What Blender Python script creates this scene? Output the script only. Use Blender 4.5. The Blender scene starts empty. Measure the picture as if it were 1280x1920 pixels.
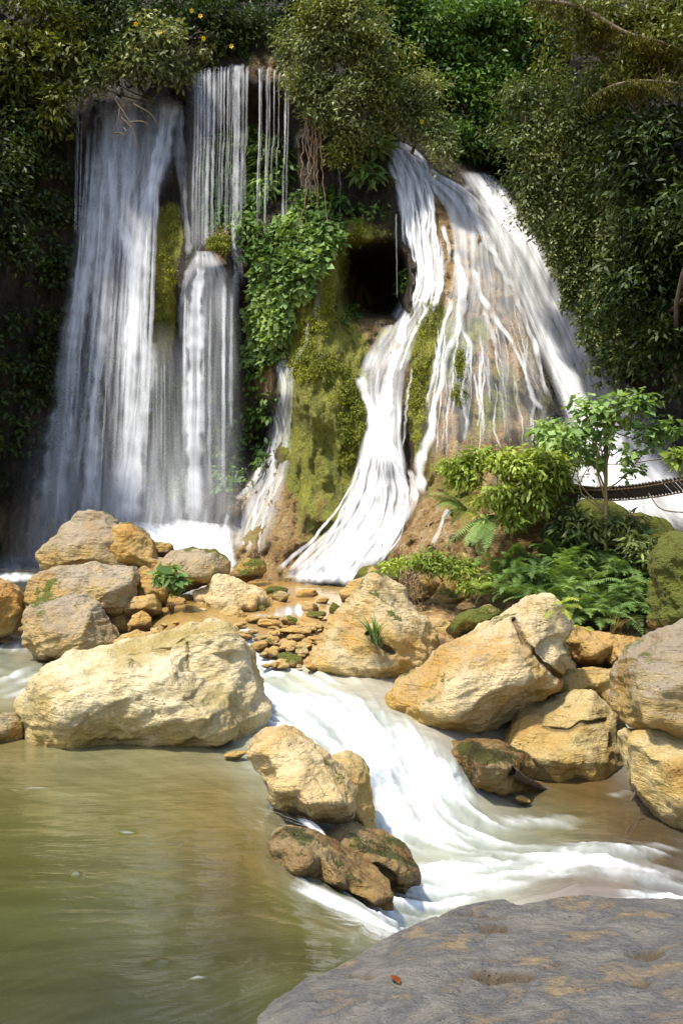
import bpy, bmesh, math, random
import numpy as np
from mathutils import Vector, Matrix, geometry
rng = np.random.default_rng(7)
random.seed(7)
C = bpy.context.scene.collection
SC = bpy.context.scene
F = 1925.0            # focal length in photo pixels (photo is 1280 x 1920, eye at the origin looking along +Y)

# ------------------------------------------------------------------ camera, sky, sun, exposure
cam_d = bpy.data.cameras.new('camera'); cam = bpy.data.objects.new('camera', cam_d); C.objects.link(cam)
cam.location = (0, 0, 0); cam.rotation_euler = (math.radians(90), 0, 0)
cam_d.sensor_fit = 'VERTICAL'; cam_d.angle = 2*math.atan(960/F); cam_d.clip_start = 0.05; cam_d.clip_end = 2000
SC.camera = cam
SUN_EL, SUN_AZ = math.radians(65), math.radians(232)      # azimuth clockwise from +Y: sun behind the camera's left shoulder
sd = Vector((math.sin(SUN_AZ)*math.cos(SUN_EL), math.cos(SUN_AZ)*math.cos(SUN_EL), math.sin(SUN_EL)))
w = bpy.data.worlds.new('World'); SC.world = w; w.use_nodes = True
wn = w.node_tree.nodes; wl = w.node_tree.links
sky = wn.new('ShaderNodeTexSky'); sky.sky_type = 'NISHITA'; sky.sun_disc = False
sky.sun_elevation = SUN_EL; sky.sun_rotation = SUN_AZ; sky.air_density = 1.0; sky.dust_density = 2.0
wl.new(sky.outputs[0], wn['Background'].inputs[0]); wn['Background'].inputs[1].default_value = 0.15
sun_d = bpy.data.lights.new('sun', 'SUN'); sun_d.energy = 3.1; sun_d.angle = math.radians(4.0); sun_d.color = (1, 0.94, 0.81)
sun = bpy.data.objects.new('sun', sun_d); C.objects.link(sun); sun.rotation_euler = sd.to_track_quat('Z', 'Y').to_euler()
sun.location = (0, 0, 30)
SC.view_settings.view_transform = 'Standard'; SC.view_settings.look = 'None'
SC.view_settings.exposure = 1.22; SC.view_settings.gamma = 1.0
SC.render.engine = 'CYCLES'
SC.cycles.max_bounces = 7; SC.cycles.diffuse_bounces = 3; SC.cycles.glossy_bounces = 2; SC.cycles.transmission_bounces = 3
SC.cycles.transparent_max_bounces = 14; SC.cycles.use_denoising = True
SC.cycles.sample_clamp_indirect = 6.0

# ------------------------------------------------------------------ numpy noise
_perm = np.random.default_rng(3).permutation(256); _perm = np.concatenate([_perm, _perm, _perm])
_g = np.random.default_rng(4).normal(size=(256, 3)); _g /= np.linalg.norm(_g, axis=1)[:, None]
def perlin(p):
    p = np.asarray(p, float); i = np.floor(p).astype(int); f = p - i; i &= 255
    u = f*f*f*(f*(f*6-15)+10); r = 0
    for dx in (0, 1):
        wx = u[:, 0] if dx else 1-u[:, 0]
        for dy in (0, 1):
            wy = u[:, 1] if dy else 1-u[:, 1]
            for dz in (0, 1):
                wz = u[:, 2] if dz else 1-u[:, 2]
                h = _perm[_perm[_perm[(i[:, 0]+dx) & 255]+((i[:, 1]+dy) & 255)]+((i[:, 2]+dz) & 255)]
                g = _g[h]; r = r + wx*wy*wz*(g[:, 0]*(f[:, 0]-dx)+g[:, 1]*(f[:, 1]-dy)+g[:, 2]*(f[:, 2]-dz))
    return r*1.5
def fbm(p, o=4, g=0.5):
    r = 0; a = 1
    for k in range(o):
        r = r + a*perlin(p+17.3*k); p = p*2.03; a *= g
    return r
def ridged(p, o=4, g=0.5):
    r = 0; a = 1
    for k in range(o):
        r = r + a*(1-2*np.abs(perlin(p+9.1*k))); p = p*2.07; a *= g
    return r
def worley(p):
    p = np.asarray(p, float); i = np.floor(p).astype(int); d = np.full(len(p), 9.0)
    for dx in (-1, 0, 1):
        for dy in (-1, 0, 1):
            for dz in (-1, 0, 1):
                c = i+np.array([dx, dy, dz]); h = _perm[_perm[_perm[c[:, 0] & 255]+(c[:, 1] & 255)]+(c[:, 2] & 255)]
                q = c+0.5+_g[h]*0.45; d = np.minimum(d, ((p-q)**2).sum(1))
    return np.sqrt(d)
def sstep(a, b, x):
    t = np.clip((x-a)/(b-a), 0, 1); return t*t*(3-2*t)
def rbf(pts, vals, q, smooth=0.0):
    pts = np.asarray(pts, float); vals = np.asarray(vals, float)
    if vals.ndim == 1: vals = vals[:, None]
    n, d = pts.shape
    A = np.sqrt(((pts[:, None]-pts[None])**2).sum(2)); A -= np.eye(n)*smooth
    Pm = np.hstack([np.ones((n, 1)), pts]); M = np.zeros((n+d+1, n+d+1))
    M[:n, :n] = A; M[:n, n:] = Pm; M[n:, :n] = Pm.T
    sol = np.linalg.solve(M, np.vstack([vals, np.zeros((d+1, vals.shape[1]))]))
    out = np.empty((len(q), vals.shape[1]))
    for s in range(0, len(q), 20000):
        qq = q[s:s+20000]; R = np.sqrt(((qq[:, None]-pts[None])**2).sum(2))
        out[s:s+20000] = R@sol[:n]+np.hstack([np.ones((len(qq), 1)), qq])@sol[n:]
    return out[:, 0] if out.shape[1] == 1 else out
def P(px, py, Y):      # photo pixel at a distance Y -> a point of the place
    px, py, Y = np.broadcast_arrays(np.asarray(px, float), np.asarray(py, float), np.asarray(Y, float))
    return np.stack([(px-640)/F*Y, Y, (960-py)/F*Y], -1)

# ------------------------------------------------------------------ mesh helpers
def mesh(name, v, f, mat, parent=None, smooth=True, attrs=None, uv=None):
    me = bpy.data.meshes.new(name); v = np.asarray(v, np.float32); f = np.asarray(f, np.int32)
    k = f.shape[1]
    me.vertices.add(len(v)); me.vertices.foreach_set('co', v.ravel())
    me.loops.add(f.size); me.loops.foreach_set('vertex_index', f.ravel())
    me.polygons.add(len(f)); me.polygons.foreach_set('loop_start', np.arange(len(f), dtype=np.int32)*k)
    me.polygons.foreach_set('loop_total', np.full(len(f), k, np.int32))
    if smooth: me.polygons.foreach_set('use_smooth', np.ones(len(f), bool))
    for an, av in (attrs or {}).items():
        av = np.asarray(av, np.float32)
        if av.ndim == 1: a = me.attributes.new(an, 'FLOAT', 'POINT'); a.data.foreach_set('value', av)
        else: a = me.attributes.new(an, 'FLOAT_VECTOR', 'POINT'); a.data.foreach_set('vector', av.ravel())
    me.update(calc_edges=True); me.validate()
    if mat: me.materials.append(mat)
    o = bpy.data.objects.new(name, me); C.objects.link(o)
    if parent: o.parent = parent
    return o
def grid_faces(nr, nc, off=0):
    i = np.arange(nr*nc).reshape(nr, nc)+off
    return np.stack([i[:-1, :-1], i[:-1, 1:], i[1:, 1:], i[1:, :-1]], -1).reshape(-1, 4)
def tag(o, label=None, cat=None, group=None, kind=None):
    if label: o['label'] = label
    if cat: o['category'] = cat
    if group: o['group'] = group
    if kind: o['kind'] = kind
    return o
def empty(name, loc):
    o = bpy.data.objects.new(name, None); C.objects.link(o); o.location = loc; o.empty_display_size = 0.1
    return o
def local(parts, root):     # parts were built at world positions: keep them there under the thing's Empty
    for p in parts:
        p.parent = root; p.matrix_parent_inverse = Matrix.Translation(-Vector(root.location))
def catmull(pts, n):
    pts = np.asarray(pts, float)
    if len(pts) == 2: t = np.linspace(0, 1, n)[:, None]; return pts[0]*(1-t)+pts[1]*t
    e = np.vstack([2*pts[0]-pts[1], pts, 2*pts[-1]-pts[-2]]); m = len(pts)-1
    t = np.linspace(0, m, n); i = np.minimum(t.astype(int), m-1); f = (t-i)[:, None]
    a, b, c, d = e[i], e[i+1], e[i+2], e[i+3]
    return 0.5*(2*b+(c-a)*f+(2*a-5*b+4*c-d)*f*f+(3*b-a-3*c+d)*f**3)
def tubes(paths, sides=6):      # paths: list of (points Nx3, radii N) -> verts, faces
    V, Fc, off = [], [], 0
    for pts, rad in paths:
        pts = np.asarray(pts, float); rad = np.broadcast_to(rad, (len(pts),)); n = len(pts)
        t = np.gradient(pts, axis=0); t /= np.linalg.norm(t, axis=1)[:, None]+1e-9
        ref = np.array([0.31, 0.9, 0.3]); a = np.cross(t, ref); a /= np.linalg.norm(a, axis=1)[:, None]+1e-9; b = np.cross(t, a)
        th = np.arange(sides)*2*math.pi/sides
        ring = pts[:, None]+rad[:, None, None]*(np.cos(th)[None, :, None]*a[:, None]+np.sin(th)[None, :, None]*b[:, None])
        V.append(ring.reshape(-1, 3)); i = np.arange(n*sides).reshape(n, sides)+off; j = np.roll(i, -1, 1)
        Fc.append(np.stack([i[:-1], j[:-1], j[1:], i[1:]], -1).reshape(-1, 4)); off += n*sides
    return np.vstack(V), np.vstack(Fc)

# ------------------------------------------------------------------ materials
def newmat(name):
    m = bpy.data.materials.new(name); m.use_nodes = True; nt = m.node_tree
    for n in list(nt.nodes): nt.nodes.remove(n)
    out = nt.nodes.new('ShaderNodeOutputMaterial'); return m, nt, out
class NT:
    def __init__(s, nt): s.nt = nt; s._pos = None
    def node(s, typ, **kw):
        n = s.nt.nodes.new(typ)
        for k, v in kw.items(): setattr(n, k, v)
        return n
    def put(s, sock, v):
        if v is None: return
        if isinstance(v, (int, float)): sock.default_value = v
        elif isinstance(v, tuple):
            sock.default_value = (v+(1,)) if (len(v) == 3 and len(sock.default_value) == 4) else v
        else: s.nt.links.new(v, sock)
    def pos(s):
        if s._pos is None: s._pos = s.node('ShaderNodeNewGeometry')
        return s._pos.outputs['Position']
    def nrm(s): s.pos(); return s._pos.outputs['Normal']
    def scale(s, vec, sc):
        n = s.node('ShaderNodeVectorMath', operation='MULTIPLY'); s.put(n.inputs[0], vec); n.inputs[1].default_value = sc; return n.outputs[0]
    def noise(s, vec, scale, detail=4, rough=0.55, dist=0.0):
        n = s.node('ShaderNodeTexNoise'); s.put(n.inputs['Vector'], vec); n.inputs['Scale'].default_value = scale
        n.inputs['Detail'].default_value = detail; n.inputs['Roughness'].default_value = rough; n.inputs['Distortion'].default_value = dist
        return n.outputs['Fac']
    def voro(s, vec, scale, feature='F1'):
        n = s.node('ShaderNodeTexVoronoi', feature=feature); s.put(n.inputs['Vector'], vec); n.inputs['Scale'].default_value = scale
        return n.outputs['Distance']
    def m(s, op, a, b=None, c=None, clamp=False):
        n = s.node('ShaderNodeMath', operation=op); n.use_clamp = clamp
        s.put(n.inputs[0], a); s.put(n.inputs[1], b); s.put(n.inputs[2], c); return n.outputs[0]
    def step(s, v, a, b, lo=0.0, hi=1.0):
        n = s.node('ShaderNodeMapRange', interpolation_type='SMOOTHSTEP'); s.put(n.inputs[0], v)
        n.inputs[1].default_value = a; n.inputs[2].default_value = b; n.inputs[3].default_value = lo; n.inputs[4].default_value = hi; return n.outputs[0]
    def mix(s, f, a, b, mode='MIX'):
        n = s.node('ShaderNodeMix', data_type='RGBA', blend_type=mode); s.put(n.inputs[0], f); s.put(n.inputs[6], a); s.put(n.inputs[7], b); return n.outputs[2]
    def ramp(s, f, stops):
        n = s.node('ShaderNodeValToRGB'); s.put(n.inputs[0], f); e = n.color_ramp.elements
        while len(e) < len(stops): e.new(0.5)
        for el, (p, c) in zip(e, stops): el.position = p; el.color = tuple(c)+(1,)
        return n.outputs[0]
    def attr(s, name, vec=False):
        n = s.node('ShaderNodeAttribute', attribute_name=name); return n.outputs['Vector'] if vec else n.outputs['Fac']
    def sep(s, v):
        n = s.node('ShaderNodeSeparateXYZ'); s.put(n.inputs[0], v); return n.outputs
    def bump(s, h, strength, dist, nrm=None):
        n = s.node('ShaderNodeBump'); s.put(n.inputs['Height'], h); n.inputs['Strength'].default_value = strength; n.inputs['Distance'].default_value = dist
        s.put(n.inputs['Normal'], nrm); return n.outputs[0]
    def bsdf(s, col, rough, nrm=None, spec=0.5, **kw):
        n = s.node('ShaderNodeBsdfPrincipled'); s.put(n.inputs['Base Color'], col); s.put(n.inputs['Roughness'], rough); s.put(n.inputs['Normal'], nrm)
        s.put(n.inputs['Specular IOR Level'], spec)
        for k, v in kw.items(): s.put(n.inputs[k.replace('_', ' ')], v)
        return n.outputs[0]

CREAM, TAN, OCHRE = (0.52, 0.43, 0.26), (0.40, 0.28, 0.12), (0.42, 0.22, 0.05)
GREY, PINK, DARK = (0.235, 0.195, 0.15), (0.46, 0.29, 0.18), (0.08, 0.06, 0.035)
MOSS_A, MOSS_B = (0.05, 0.07, 0.006), (0.15, 0.15, 0.012)
def rock_mat(name, a=CREAM, b=TAN, c=OCHRE, grey=0.5, moss=0.25, wet=-1.85, seed=0.0, sc=1.0, greyc=GREY, bumps=1.0, olive=0.5, stain_shade=0.62):
    m, nt, out = newmat(name); s = NT(nt)
    off = s.node('ShaderNodeVectorMath', operation='ADD'); s.put(off.inputs[0], s.pos()); off.inputs[1].default_value = (seed*3.1, seed*1.7, seed*2.3)
    p = off.outputs[0]
    n1 = s.noise(p, 1.3*sc, 5, 0.6, 0.4); n2 = s.noise(p, 6*sc, 6, 0.65); n3 = s.noise(p, 38, 5, 0.7); n4 = s.noise(p, 2.6*sc, 4, 0.6, 0.8)
    col = s.ramp(n1, [(0.36, c), (0.46, b), (0.56, a), (0.72, tuple(min(1, x*1.12) for x in a))])
    col = s.mix(s.step(n4, 0.52, 0.70, 0, olive), col, (0.27, 0.22, 0.08))
    col = s.mix(s.step(n2, 0.54, 0.72, 0, 0.55), col, tuple(x*0.55 for x in b))
    pitc = s.attr('pit')
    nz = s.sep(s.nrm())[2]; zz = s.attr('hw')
    col = s.mix(s.step(s.m('ADD', zz, s.m('MULTIPLY', s.m('SUBTRACT', n4, 0.5), 1.4)), 0.12, 0.80, stain_shade, 0), col, s.mix(n2, (0.40,0.23,0.035), (0.52,0.36,0.09)))  # ochre mineral stain at the foot; also paints shading below, highlight on top
    gm = s.m('MULTIPLY', s.step(s.m('ADD', nz, s.m('MULTIPLY', s.m('SUBTRACT', n4, 0.5), 1.6)), 0.05, 0.75), s.step(s.m('ADD', n2, s.m('MULTIPLY', n3, 0.4)), 0.5, 0.75, 0.35, 1))
    col = s.mix(s.m('MULTIPLY', gm, grey), col, greyc)
    col = s.mix(s.step(n3, 0.3, 0.75, 0.38, 0), col, s.mix(1.0, col, (0.42, 0.36, 0.27), 'MULTIPLY'))
    col = s.mix(s.step(n3, 0.60, 0.75, 0, 0.35), col, tuple(min(1, x*1.35) for x in a))
    pit = s.voro(p, 17*sc); pm = s.m('MULTIPLY', s.step(pit, 0.02, 0.22, 1, 0), s.step(s.noise(p, 3.3, 2), 0.55, 0.62))
    col = s.mix(s.m('MULTIPLY', pm, 0.6), col, (0.10, 0.075, 0.035))
    mo = s.m('ADD', s.noise(p, 2.1, 5, 0.65), s.m('MULTIPLY', nz, 0.10)); mm = s.step(mo, 0.80-0.32*moss, 0.88-0.32*moss)
    if moss <= 0: mm = 0.0
    cv = s.node('ShaderNodeVectorMath', operation='ADD'); s.put(cv.inputs[0], p); s.put(cv.inputs[1], s.scale(s.node('ShaderNodeTexNoise').outputs['Color'], (0.25, 0.25, 0.25)))
    ck = s.m('MULTIPLY', s.step(s.voro(cv.outputs[0], 2.1*sc, 'DISTANCE_TO_EDGE'), 0.0, 0.012, 1, 0), s.step(n1, 0.60, 0.68))
    col = s.mix(s.m('MULTIPLY', ck, 0.45), col, (0.06, 0.045, 0.02))
    mcol = s.mix(n2, MOSS_A, MOSS_B); col = s.mix(mm, col, mcol)
    wz = s.m('ADD', zz, s.m('MULTIPLY', s.m('SUBTRACT', n4, 0.5), 0.30)); wm = s.step(wz, 0.07, 0.16, 1, 0) if wet < 0 else s.step(n4, 0.35, 0.6, 1.0, 0.55)
    col = s.mix(wm, col, s.mix(1.0, col, (0.30, 0.23, 0.15), 'MULTIPLY'))
    col = s.mix(s.m('MULTIPLY', s.m('MULTIPLY', pitc, pitc), 0.7), col, s.mix(n2, (0.045, 0.028, 0.010), (0.10, 0.058, 0.015)))
    ro = s.m('SUBTRACT', 0.86 if stain_shade else s.step(n2, 0.4, 0.6, 0.36, 0.6), s.m('MULTIPLY', wm, 0.56 if stain_shade else 0.0))
    strat = s.noise(s.scale(p, (1.2, 1.2, 6.0)), 5, 5, 0.6, 0.5)
    h = s.m('ADD', s.m('MULTIPLY', n2, 1.4), s.m('ADD', s.m('MULTIPLY', n3, 0.45), s.m('MULTIPLY', strat, 0.8 if stain_shade else 0.1)))
    h = s.m('SUBTRACT', h, s.m('ADD', s.m('MULTIPLY', pm, 0.5), s.m('MULTIPLY', ck, 0.6))); h = s.m('ADD', h, s.m('MULTIPLY', mm if moss > 0 else 0.0, s.noise(p, 60, 3)))
    nt.links.new(s.bsdf(col, ro, s.bump(h, 1.0*bumps, 0.05), 0.4), out.inputs[0]); return m

def cliff_mat():
    m, nt, out = newmat('wet_tufa'); s = NT(nt); p = s.pos()
    moss, tan = s.attr('moss'), s.attr('tan')
    n1 = s.noise(p, 1.1, 5, 0.6); n2 = s.noise(s.scale(p, (1, 1, 0.35)), 5, 6, 0.65, 0.3); n3 = s.noise(p, 22, 5, 0.7); n4 = s.noise(s.scale(p, (1, 1, 0.2)), 9, 4, 0.6)
    dark = s.ramp(n1, [(0.3, (0.012, 0.014, 0.010)), (0.5, (0.035, 0.028, 0.014)), (0.7, (0.075, 0.045, 0.018))])
    tufa = s.ramp(n2, [(0.30, (0.14, 0.085, 0.03)), (0.43, (0.36, 0.22, 0.075)), (0.54, (0.52, 0.35, 0.15)), (0.68, (0.62, 0.49, 0.30))])
    tufa = s.mix(s.step(n1, 0.5, 0.7, 0, 0.7), tufa, (0.34, 0.19, 0.055))
    tm = s.step(s.m('ADD', tan, s.m('MULTIPLY', s.m('SUBTRACT', n2, 0.5), 0.8)), 0.25, 0.75)
    col = s.mix(tm, dark, tufa)
    col = s.mix(s.step(n3, 0.35, 0.62, 0.5, 0), col, s.mix(1.0, col, (0.3, 0.26, 0.2), 'MULTIPLY'))
    mcol = s.ramp(s.m('ADD', s.m('MULTIPLY', n3, 0.5), s.m('MULTIPLY', n2, 0.5)), [(0.35, (0.06, 0.07, 0.005)), (0.5, (0.20, 0.20, 0.015)), (0.65, (0.36, 0.36, 0.04))])
    mm = s.step(s.m('ADD', moss, s.m('MULTIPLY', s.m('SUBTRACT', s.m('ADD', s.m('MULTIPLY', n2, .6), s.m('MULTIPLY', n3, .4)), 0.5), 1.5)), 0.38, 0.62)
    col = s.mix(mm, col, mcol)
    ro = s.m('ADD', s.m('MULTIPLY', mm, 0.3), s.m('ADD', 0.40, s.m('MULTIPLY', s.m('SUBTRACT', n4, 0.5), 0.4)))
    h = s.m('ADD', s.m('MULTIPLY', n2, 1.0), s.m('ADD', s.m('MULTIPLY', n3, 1.1), s.m('MULTIPLY', n4, 0.9)))
    nt.links.new(s.bsdf(col, ro, s.bump(h, 1.0, 0.13), 0.5), out.inputs[0]); return m

def leaf_mat(name, c1, c2, c3, rough=0.42, trans=0.3, spec=0.5):
    m, nt, out = newmat(name); s = NT(nt); v = s.attr('var')
    col = s.ramp(v, [(0.0, c1), (0.5, c2), (1.0, c3)])
    col = s.mix(s.noise(s.pos(), 9, 2), col, s.mix(1.0, col, (0.7, 0.75, 0.6), 'MULTIPLY'))
    lf = s.noise(s.pos(), 1.1, 3, 0.6); col = s.mix(s.step(lf, 0.38, 0.6, 0.75, 0), col, s.mix(1.0, col, (0.42, 0.5, 0.42), 'MULTIPLY')); col = s.mix(s.step(lf, 0.56, 0.7, 0, 0.5), col, s.mix(1.0, col, (1.5, 1.35, 1.1), 'MULTIPLY'))
    b = s.bsdf(col, min(0.6, rough+0.1), None, spec*0.55)
    t = s.node('ShaderNodeBsdfTranslucent'); s.put(t.inputs[0], s.mix(1.0, col, (1.0, 1.0, 0.45), 'MULTIPLY'))
    mx = s.node('ShaderNodeMixShader'); mx.inputs[0].default_value = trans; nt.links.new(b, mx.inputs[1]); nt.links.new(t.outputs[0], mx.inputs[2])
    nt.links.new(mx.outputs[0], out.inputs[0]); return m
def bark_mat(name, a, b):
    m, nt, out = newmat(name); s = NT(nt); n = s.noise(s.scale(s.pos(), (1, 1, 0.3)), 25, 4, 0.7)
    nt.links.new(s.bsdf(s.mix(n, a, b), 0.8, s.bump(n, 0.6, 0.01)), out.inputs[0]); return m

def fall_mat(name, col=(0.92, 0.95, 0.98), lo=0.0, hi=1.0, fu=9.0, fv=0.5, gain=1.0):
    """Falling water: streaks run down the sheet (UV in metres), denser where the sheet carries more water."""
    m, nt, out = newmat(name); s = NT(nt)
    uv = s.attr('flow', True); d = s.attr('dens')
    a = s.noise(s.scale(uv, (fu, fv*.6, 1)), 1.0, 2, 0.5, 0.15); b = s.noise(s.scale(uv, (fu*3.2, fv, 1)), 1.0, 3, 0.6); c = s.noise(s.scale(uv, (fu*0.35, fv*0.8, 1)), 1.0, 2)
    st = s.m('ADD', s.m('MULTIPLY', s.step(a, 0.30, 0.70), 0.50), s.m('ADD', s.m('MULTIPLY', s.step(b, 0.35, 0.68), 0.30), s.m('MULTIPLY', s.step(c, 0.35, 0.65), 0.30)))
    al = s.m('MULTIPLY', s.m('MULTIPLY', d, gain), s.m('ADD', 0.30, s.m('MULTIPLY', st, 1.05)), clamp=True)
    dif = s.node('ShaderNodeBsdfDiffuse'); s.put(dif.inputs[0], col)
    tr = s.node('ShaderNodeBsdfTranslucent'); s.put(tr.inputs[0], col)
    ad = s.node('ShaderNodeMixShader'); ad.inputs[0].default_value = 0.18; nt.links.new(dif.outputs[0], ad.inputs[1]); nt.links.new(tr.outputs[0], ad.inputs[2])
    # normals tilted upward to brighten the falls, as drops catching light from above
    up = s.node('ShaderNodeVectorMath', operation='ADD'); s.put(up.inputs[0], s.bump(st, 0.25, 0.05)); up.inputs[1].default_value = (0, -0.2, 1.3)
    nn = s.node('ShaderNodeVectorMath', operation='NORMALIZE'); s.put(nn.inputs[0], up.outputs[0]); nt.links.new(nn.outputs[0], dif.inputs['Normal'])
    tp = s.node('ShaderNodeBsdfTransparent'); mx = s.node('ShaderNodeMixShader'); nt.links.new(al, mx.inputs[0])
    nt.links.new(tp.outputs[0], mx.inputs[1]); nt.links.new(ad.outputs[0], mx.inputs[2]); nt.links.new(mx.outputs[0], out.inputs[0]); return m

def river_mat():
    m, nt, out = newmat('river_water'); s = NT(nt)
    col = s.attr('wcol', True); foam = s.attr('foam'); lic = s.attr('lic'); p = s.pos()
    n = s.noise(s.scale(p, (1.0, 2.2, 1.0)), 1.6, 3, 0.5); n2 = s.noise(p, 7, 4, 0.6)
    body = s.mix(s.m('ADD', s.step(n, 0.35, 0.65, 0.35, 0), s.step(lic, 0.3, 0.7, 0.18, 0)), col, s.mix(1.0, col, (0.5, 0.5, 0.4), 'MULTIPLY'))
    h = s.m('ADD', s.m('MULTIPLY', n, 0.7), s.m('MULTIPLY', lic, s.m('ADD', s.m('MULTIPLY', foam, 1.4), 0.28)))
    wv = s.noise(s.scale(p, (1.3, 3.4, 1)), 3.0, 4, 0.6, 0.8)
    wb = s.bsdf(body, 0.10, s.bump(s.m('ADD', h, s.m('MULTIPLY', wv, 0.16)), 0.30, 0.08), 0.5, IOR=1.33)
    fo = s.bsdf(s.mix(s.step(s.m('ADD', lic, s.m('MULTIPLY', foam, 0.35)), 0.50, 1.12), (0.20, 0.225, 0.205), (0.70, 0.71, 0.72)), 0.7, s.bump(s.m('ADD', lic, s.m('MULTIPLY', s.noise(p, 14, 4, 0.6), 0.25)), 0.5, 0.08), 0.2)
    ff = s.m('MULTIPLY', s.m('SUBTRACT', s.m('ADD', s.m('MULTIPLY', foam, 1.7), lic), 0.85), 0.9, clamp=True)
    ff = s.m('MULTIPLY', ff, s.step(foam, 0.0, 0.25), clamp=True)
    mx = s.node('ShaderNodeMixShader'); nt.links.new(ff, mx.inputs[0]); nt.links.new(wb, mx.inputs[1]); nt.links.new(fo, mx.inputs[2])
    nt.links.new(mx.outputs[0], out.inputs[0]); return m

def ground_mat():
    m, nt, out = newmat('gravel_and_soil'); s = NT(nt); p = s.pos()
    n1 = s.noise(p, 1.2, 4); v = s.voro(p, 11); n3 = s.noise(p, 30, 4, 0.7)
    col = s.ramp(s.m('ADD', s.m('MULTIPLY', n1, 0.6), s.m('MULTIPLY', v, 0.5)), [(0.3, (0.05, 0.035, 0.015)), (0.5, (0.22, 0.12, 0.04)), (0.75, (0.42, 0.28, 0.11))])
    col = s.mix(s.attr('soil'), col, s.mix(n3, (0.015, 0.014, 0.006), (0.07, 0.055, 0.02)))
    nt.links.new(s.bsdf(col, 0.6, s.bump(s.m('ADD', s.m('MULTIPLY', v, -1.0), n3), 0.8, 0.05)), out.inputs[0]); return m

# ------------------------------------------------------------------ the rock wall behind the falls (distance of the rock seen at each direction)
CL = [(-260,-300,17),(0,-300,21),(640,-300,23),(1100,-300,21),(1560,-300,15),
 (-260,100,14),(-260,600,13.5),(-260,1100,12.5),(1560,200,12),(1560,700,11.5),(1560,1150,11),
 (0,100,16.5),(0,500,16.2),(0,900,17.0),(0,1060,17.6),(100,1060,19.0),(90,250,17.6),(100,600,17.6),(110,900,18.4),
 (180,120,19.0),(180,200,17.9),(260,170,18.3),(330,180,17.7),(250,120,19.6),(250,400,18.1),(250,700,18.5),(250,1000,18.6),
 (320,420,17.55),(315,560,17.35),(300,660,17.6),(320,800,18.5),(300,350,17.8),
 (360,140,17.1),(440,118,17.0),(530,150,16.9),(440,95,17.6),(400,190,17.3),(520,200,17.3),(440,260,17.9),(530,300,17.8),(440,380,17.6),
 (410,440,16.7),(385,480,16.55),(430,520,16.6),(370,560,17.0),(400,640,18.0),(460,660,18.2),(400,850,18.3),(450,980,18.2),
 (390,985,16.9),(360,1000,16.6),(410,1010,16.4),(330,1010,17.6),(400,1070,16.0),(340,1070,16.6),
 (600,130,17.3),(600,250,17.0),(620,380,17.1),(580,420,16.7),(540,520,16.5),(500,600,16.8),(490,700,17.1),(470,560,17.4),(500,820,18.2),(470,900,18.0),
 (600,520,16.2),(590,600,16.05),(560,650,16.3),(600,660,15.85),(640,640,16.1),(570,760,15.9),(630,760,15.75),(530,740,16.4),(530,850,16.2),
 (600,880,15.6),(540,950,15.7),(470,1000,15.8),(430,1040,15.9),(600,1000,15.4),(560,1060,15.2),(640,960,15.6),(660,860,15.9),(672,760,16.2),(500,1070,15.3),
 (440,960,16.4),(660,600,16.7),(690,680,16.5),(640,480,16.6),(640,400,16.9),
 (700,420,16.6),(700,455,16.6),(740,430,16.6),(750,600,16.7),(720,620,16.7),(700,1080,14.9),(600,1100,14.8),(640,1040,15.0),
 (740,200,17.5),(720,290,17.1),(760,300,16.9),(790,400,16.5),(800,480,16.2),(770,560,16.0),(730,660,15.8),(710,760,15.6),(715,860,15.4),(700,960,15.2),(740,960,15.1),
 (820,340,16.9),(880,330,17.6),(950,330,19.5),(900,200,20.5),(850,270,18.5),(1000,250,19.0),(780,100,20.5),(1000,60,21),
 (830,420,16.4),(900,440,16.4),(830,560,15.4),(880,520,15.8),(960,560,16.2),(780,680,15.3),(840,680,14.9),(900,680,14.9),(980,680,15.3),(1040,680,16.0),
 (770,820,15.1),(840,800,14.6),(900,800,14.5),(980,800,14.8),(1040,790,15.3),(780,920,14.9),(850,920,14.5),(940,920,14.4),
 (800,970,14.2),(740,1000,14.0),(720,1050,13.6),(800,1010,13.5),(870,980,13.6),(800,1060,13.2),(880,1060,13.3),(1000,1000,14.4),
 (960,400,17.4),(1010,480,17.4),(1050,560,17.2),(1080,640,16.8),(1100,720,16.2),(1160,800,15.8),(1100,860,15.3),(1200,900,15.2),(1280,960,14.8),(1180,960,14.4),(1280,1020,13.2),(1100,960,14.5),(1000,1080,13.9),(1280,1080,12.2),
 (1050,300,16.6),(1130,450,16.3),(1200,300,15.2),(1280,500,14.2),(1200,650,15.4),(1280,750,14.6),(1180,720,15.9)]
CL = np.array(CL, float)
GX, GY = np.arange(-280, 1581, 4.0), np.arange(-320, 1121, 4.0)
gx, gy = np.meshgrid(GX, GY); gq = np.stack([gx.ravel(), gy.ravel()], 1)
D0 = rbf(CL[:, :2], CL[:, 2], gq, 6.0)
def blob(x, y, cx, cy, rx, ry, p=1.0): return np.exp(-(((x-cx)/rx)**2+((y-cy)/ry)**2)**p)
qx, qy = gq.T
_cw = 14*perlin(np.stack([qx/45, qy/45, 0*qx], 1))
cave = sstep(0.0, 0.6, 1.2-np.sqrt(((qx-700+_cw)/64)**4+(np.maximum(qy-535+_cw, 0)/66)**4+(np.minimum(qy-535-_cw, 0)/86)**4)**0.5*1.1)
W0 = P(qx, qy, D0)
flute = ridged(W0*np.array([2.6, 1.2, 0.45]), 3); lump = fbm(W0*0.8, 4); fine = fbm(W0*np.array([5, 5, 1.7]), 4, 0.6); tuf = worley(W0*np.array([7.5, 7.5, 5]))
smooth_w = 1-0.6*blob(qx, qy, 300, 560, 60, 160)
D1 = D0-0.12*flute*smooth_w-0.16*lump-0.11*fine*smooth_w+0.03*(tuf-0.5)*smooth_w+2.8*cave
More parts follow.
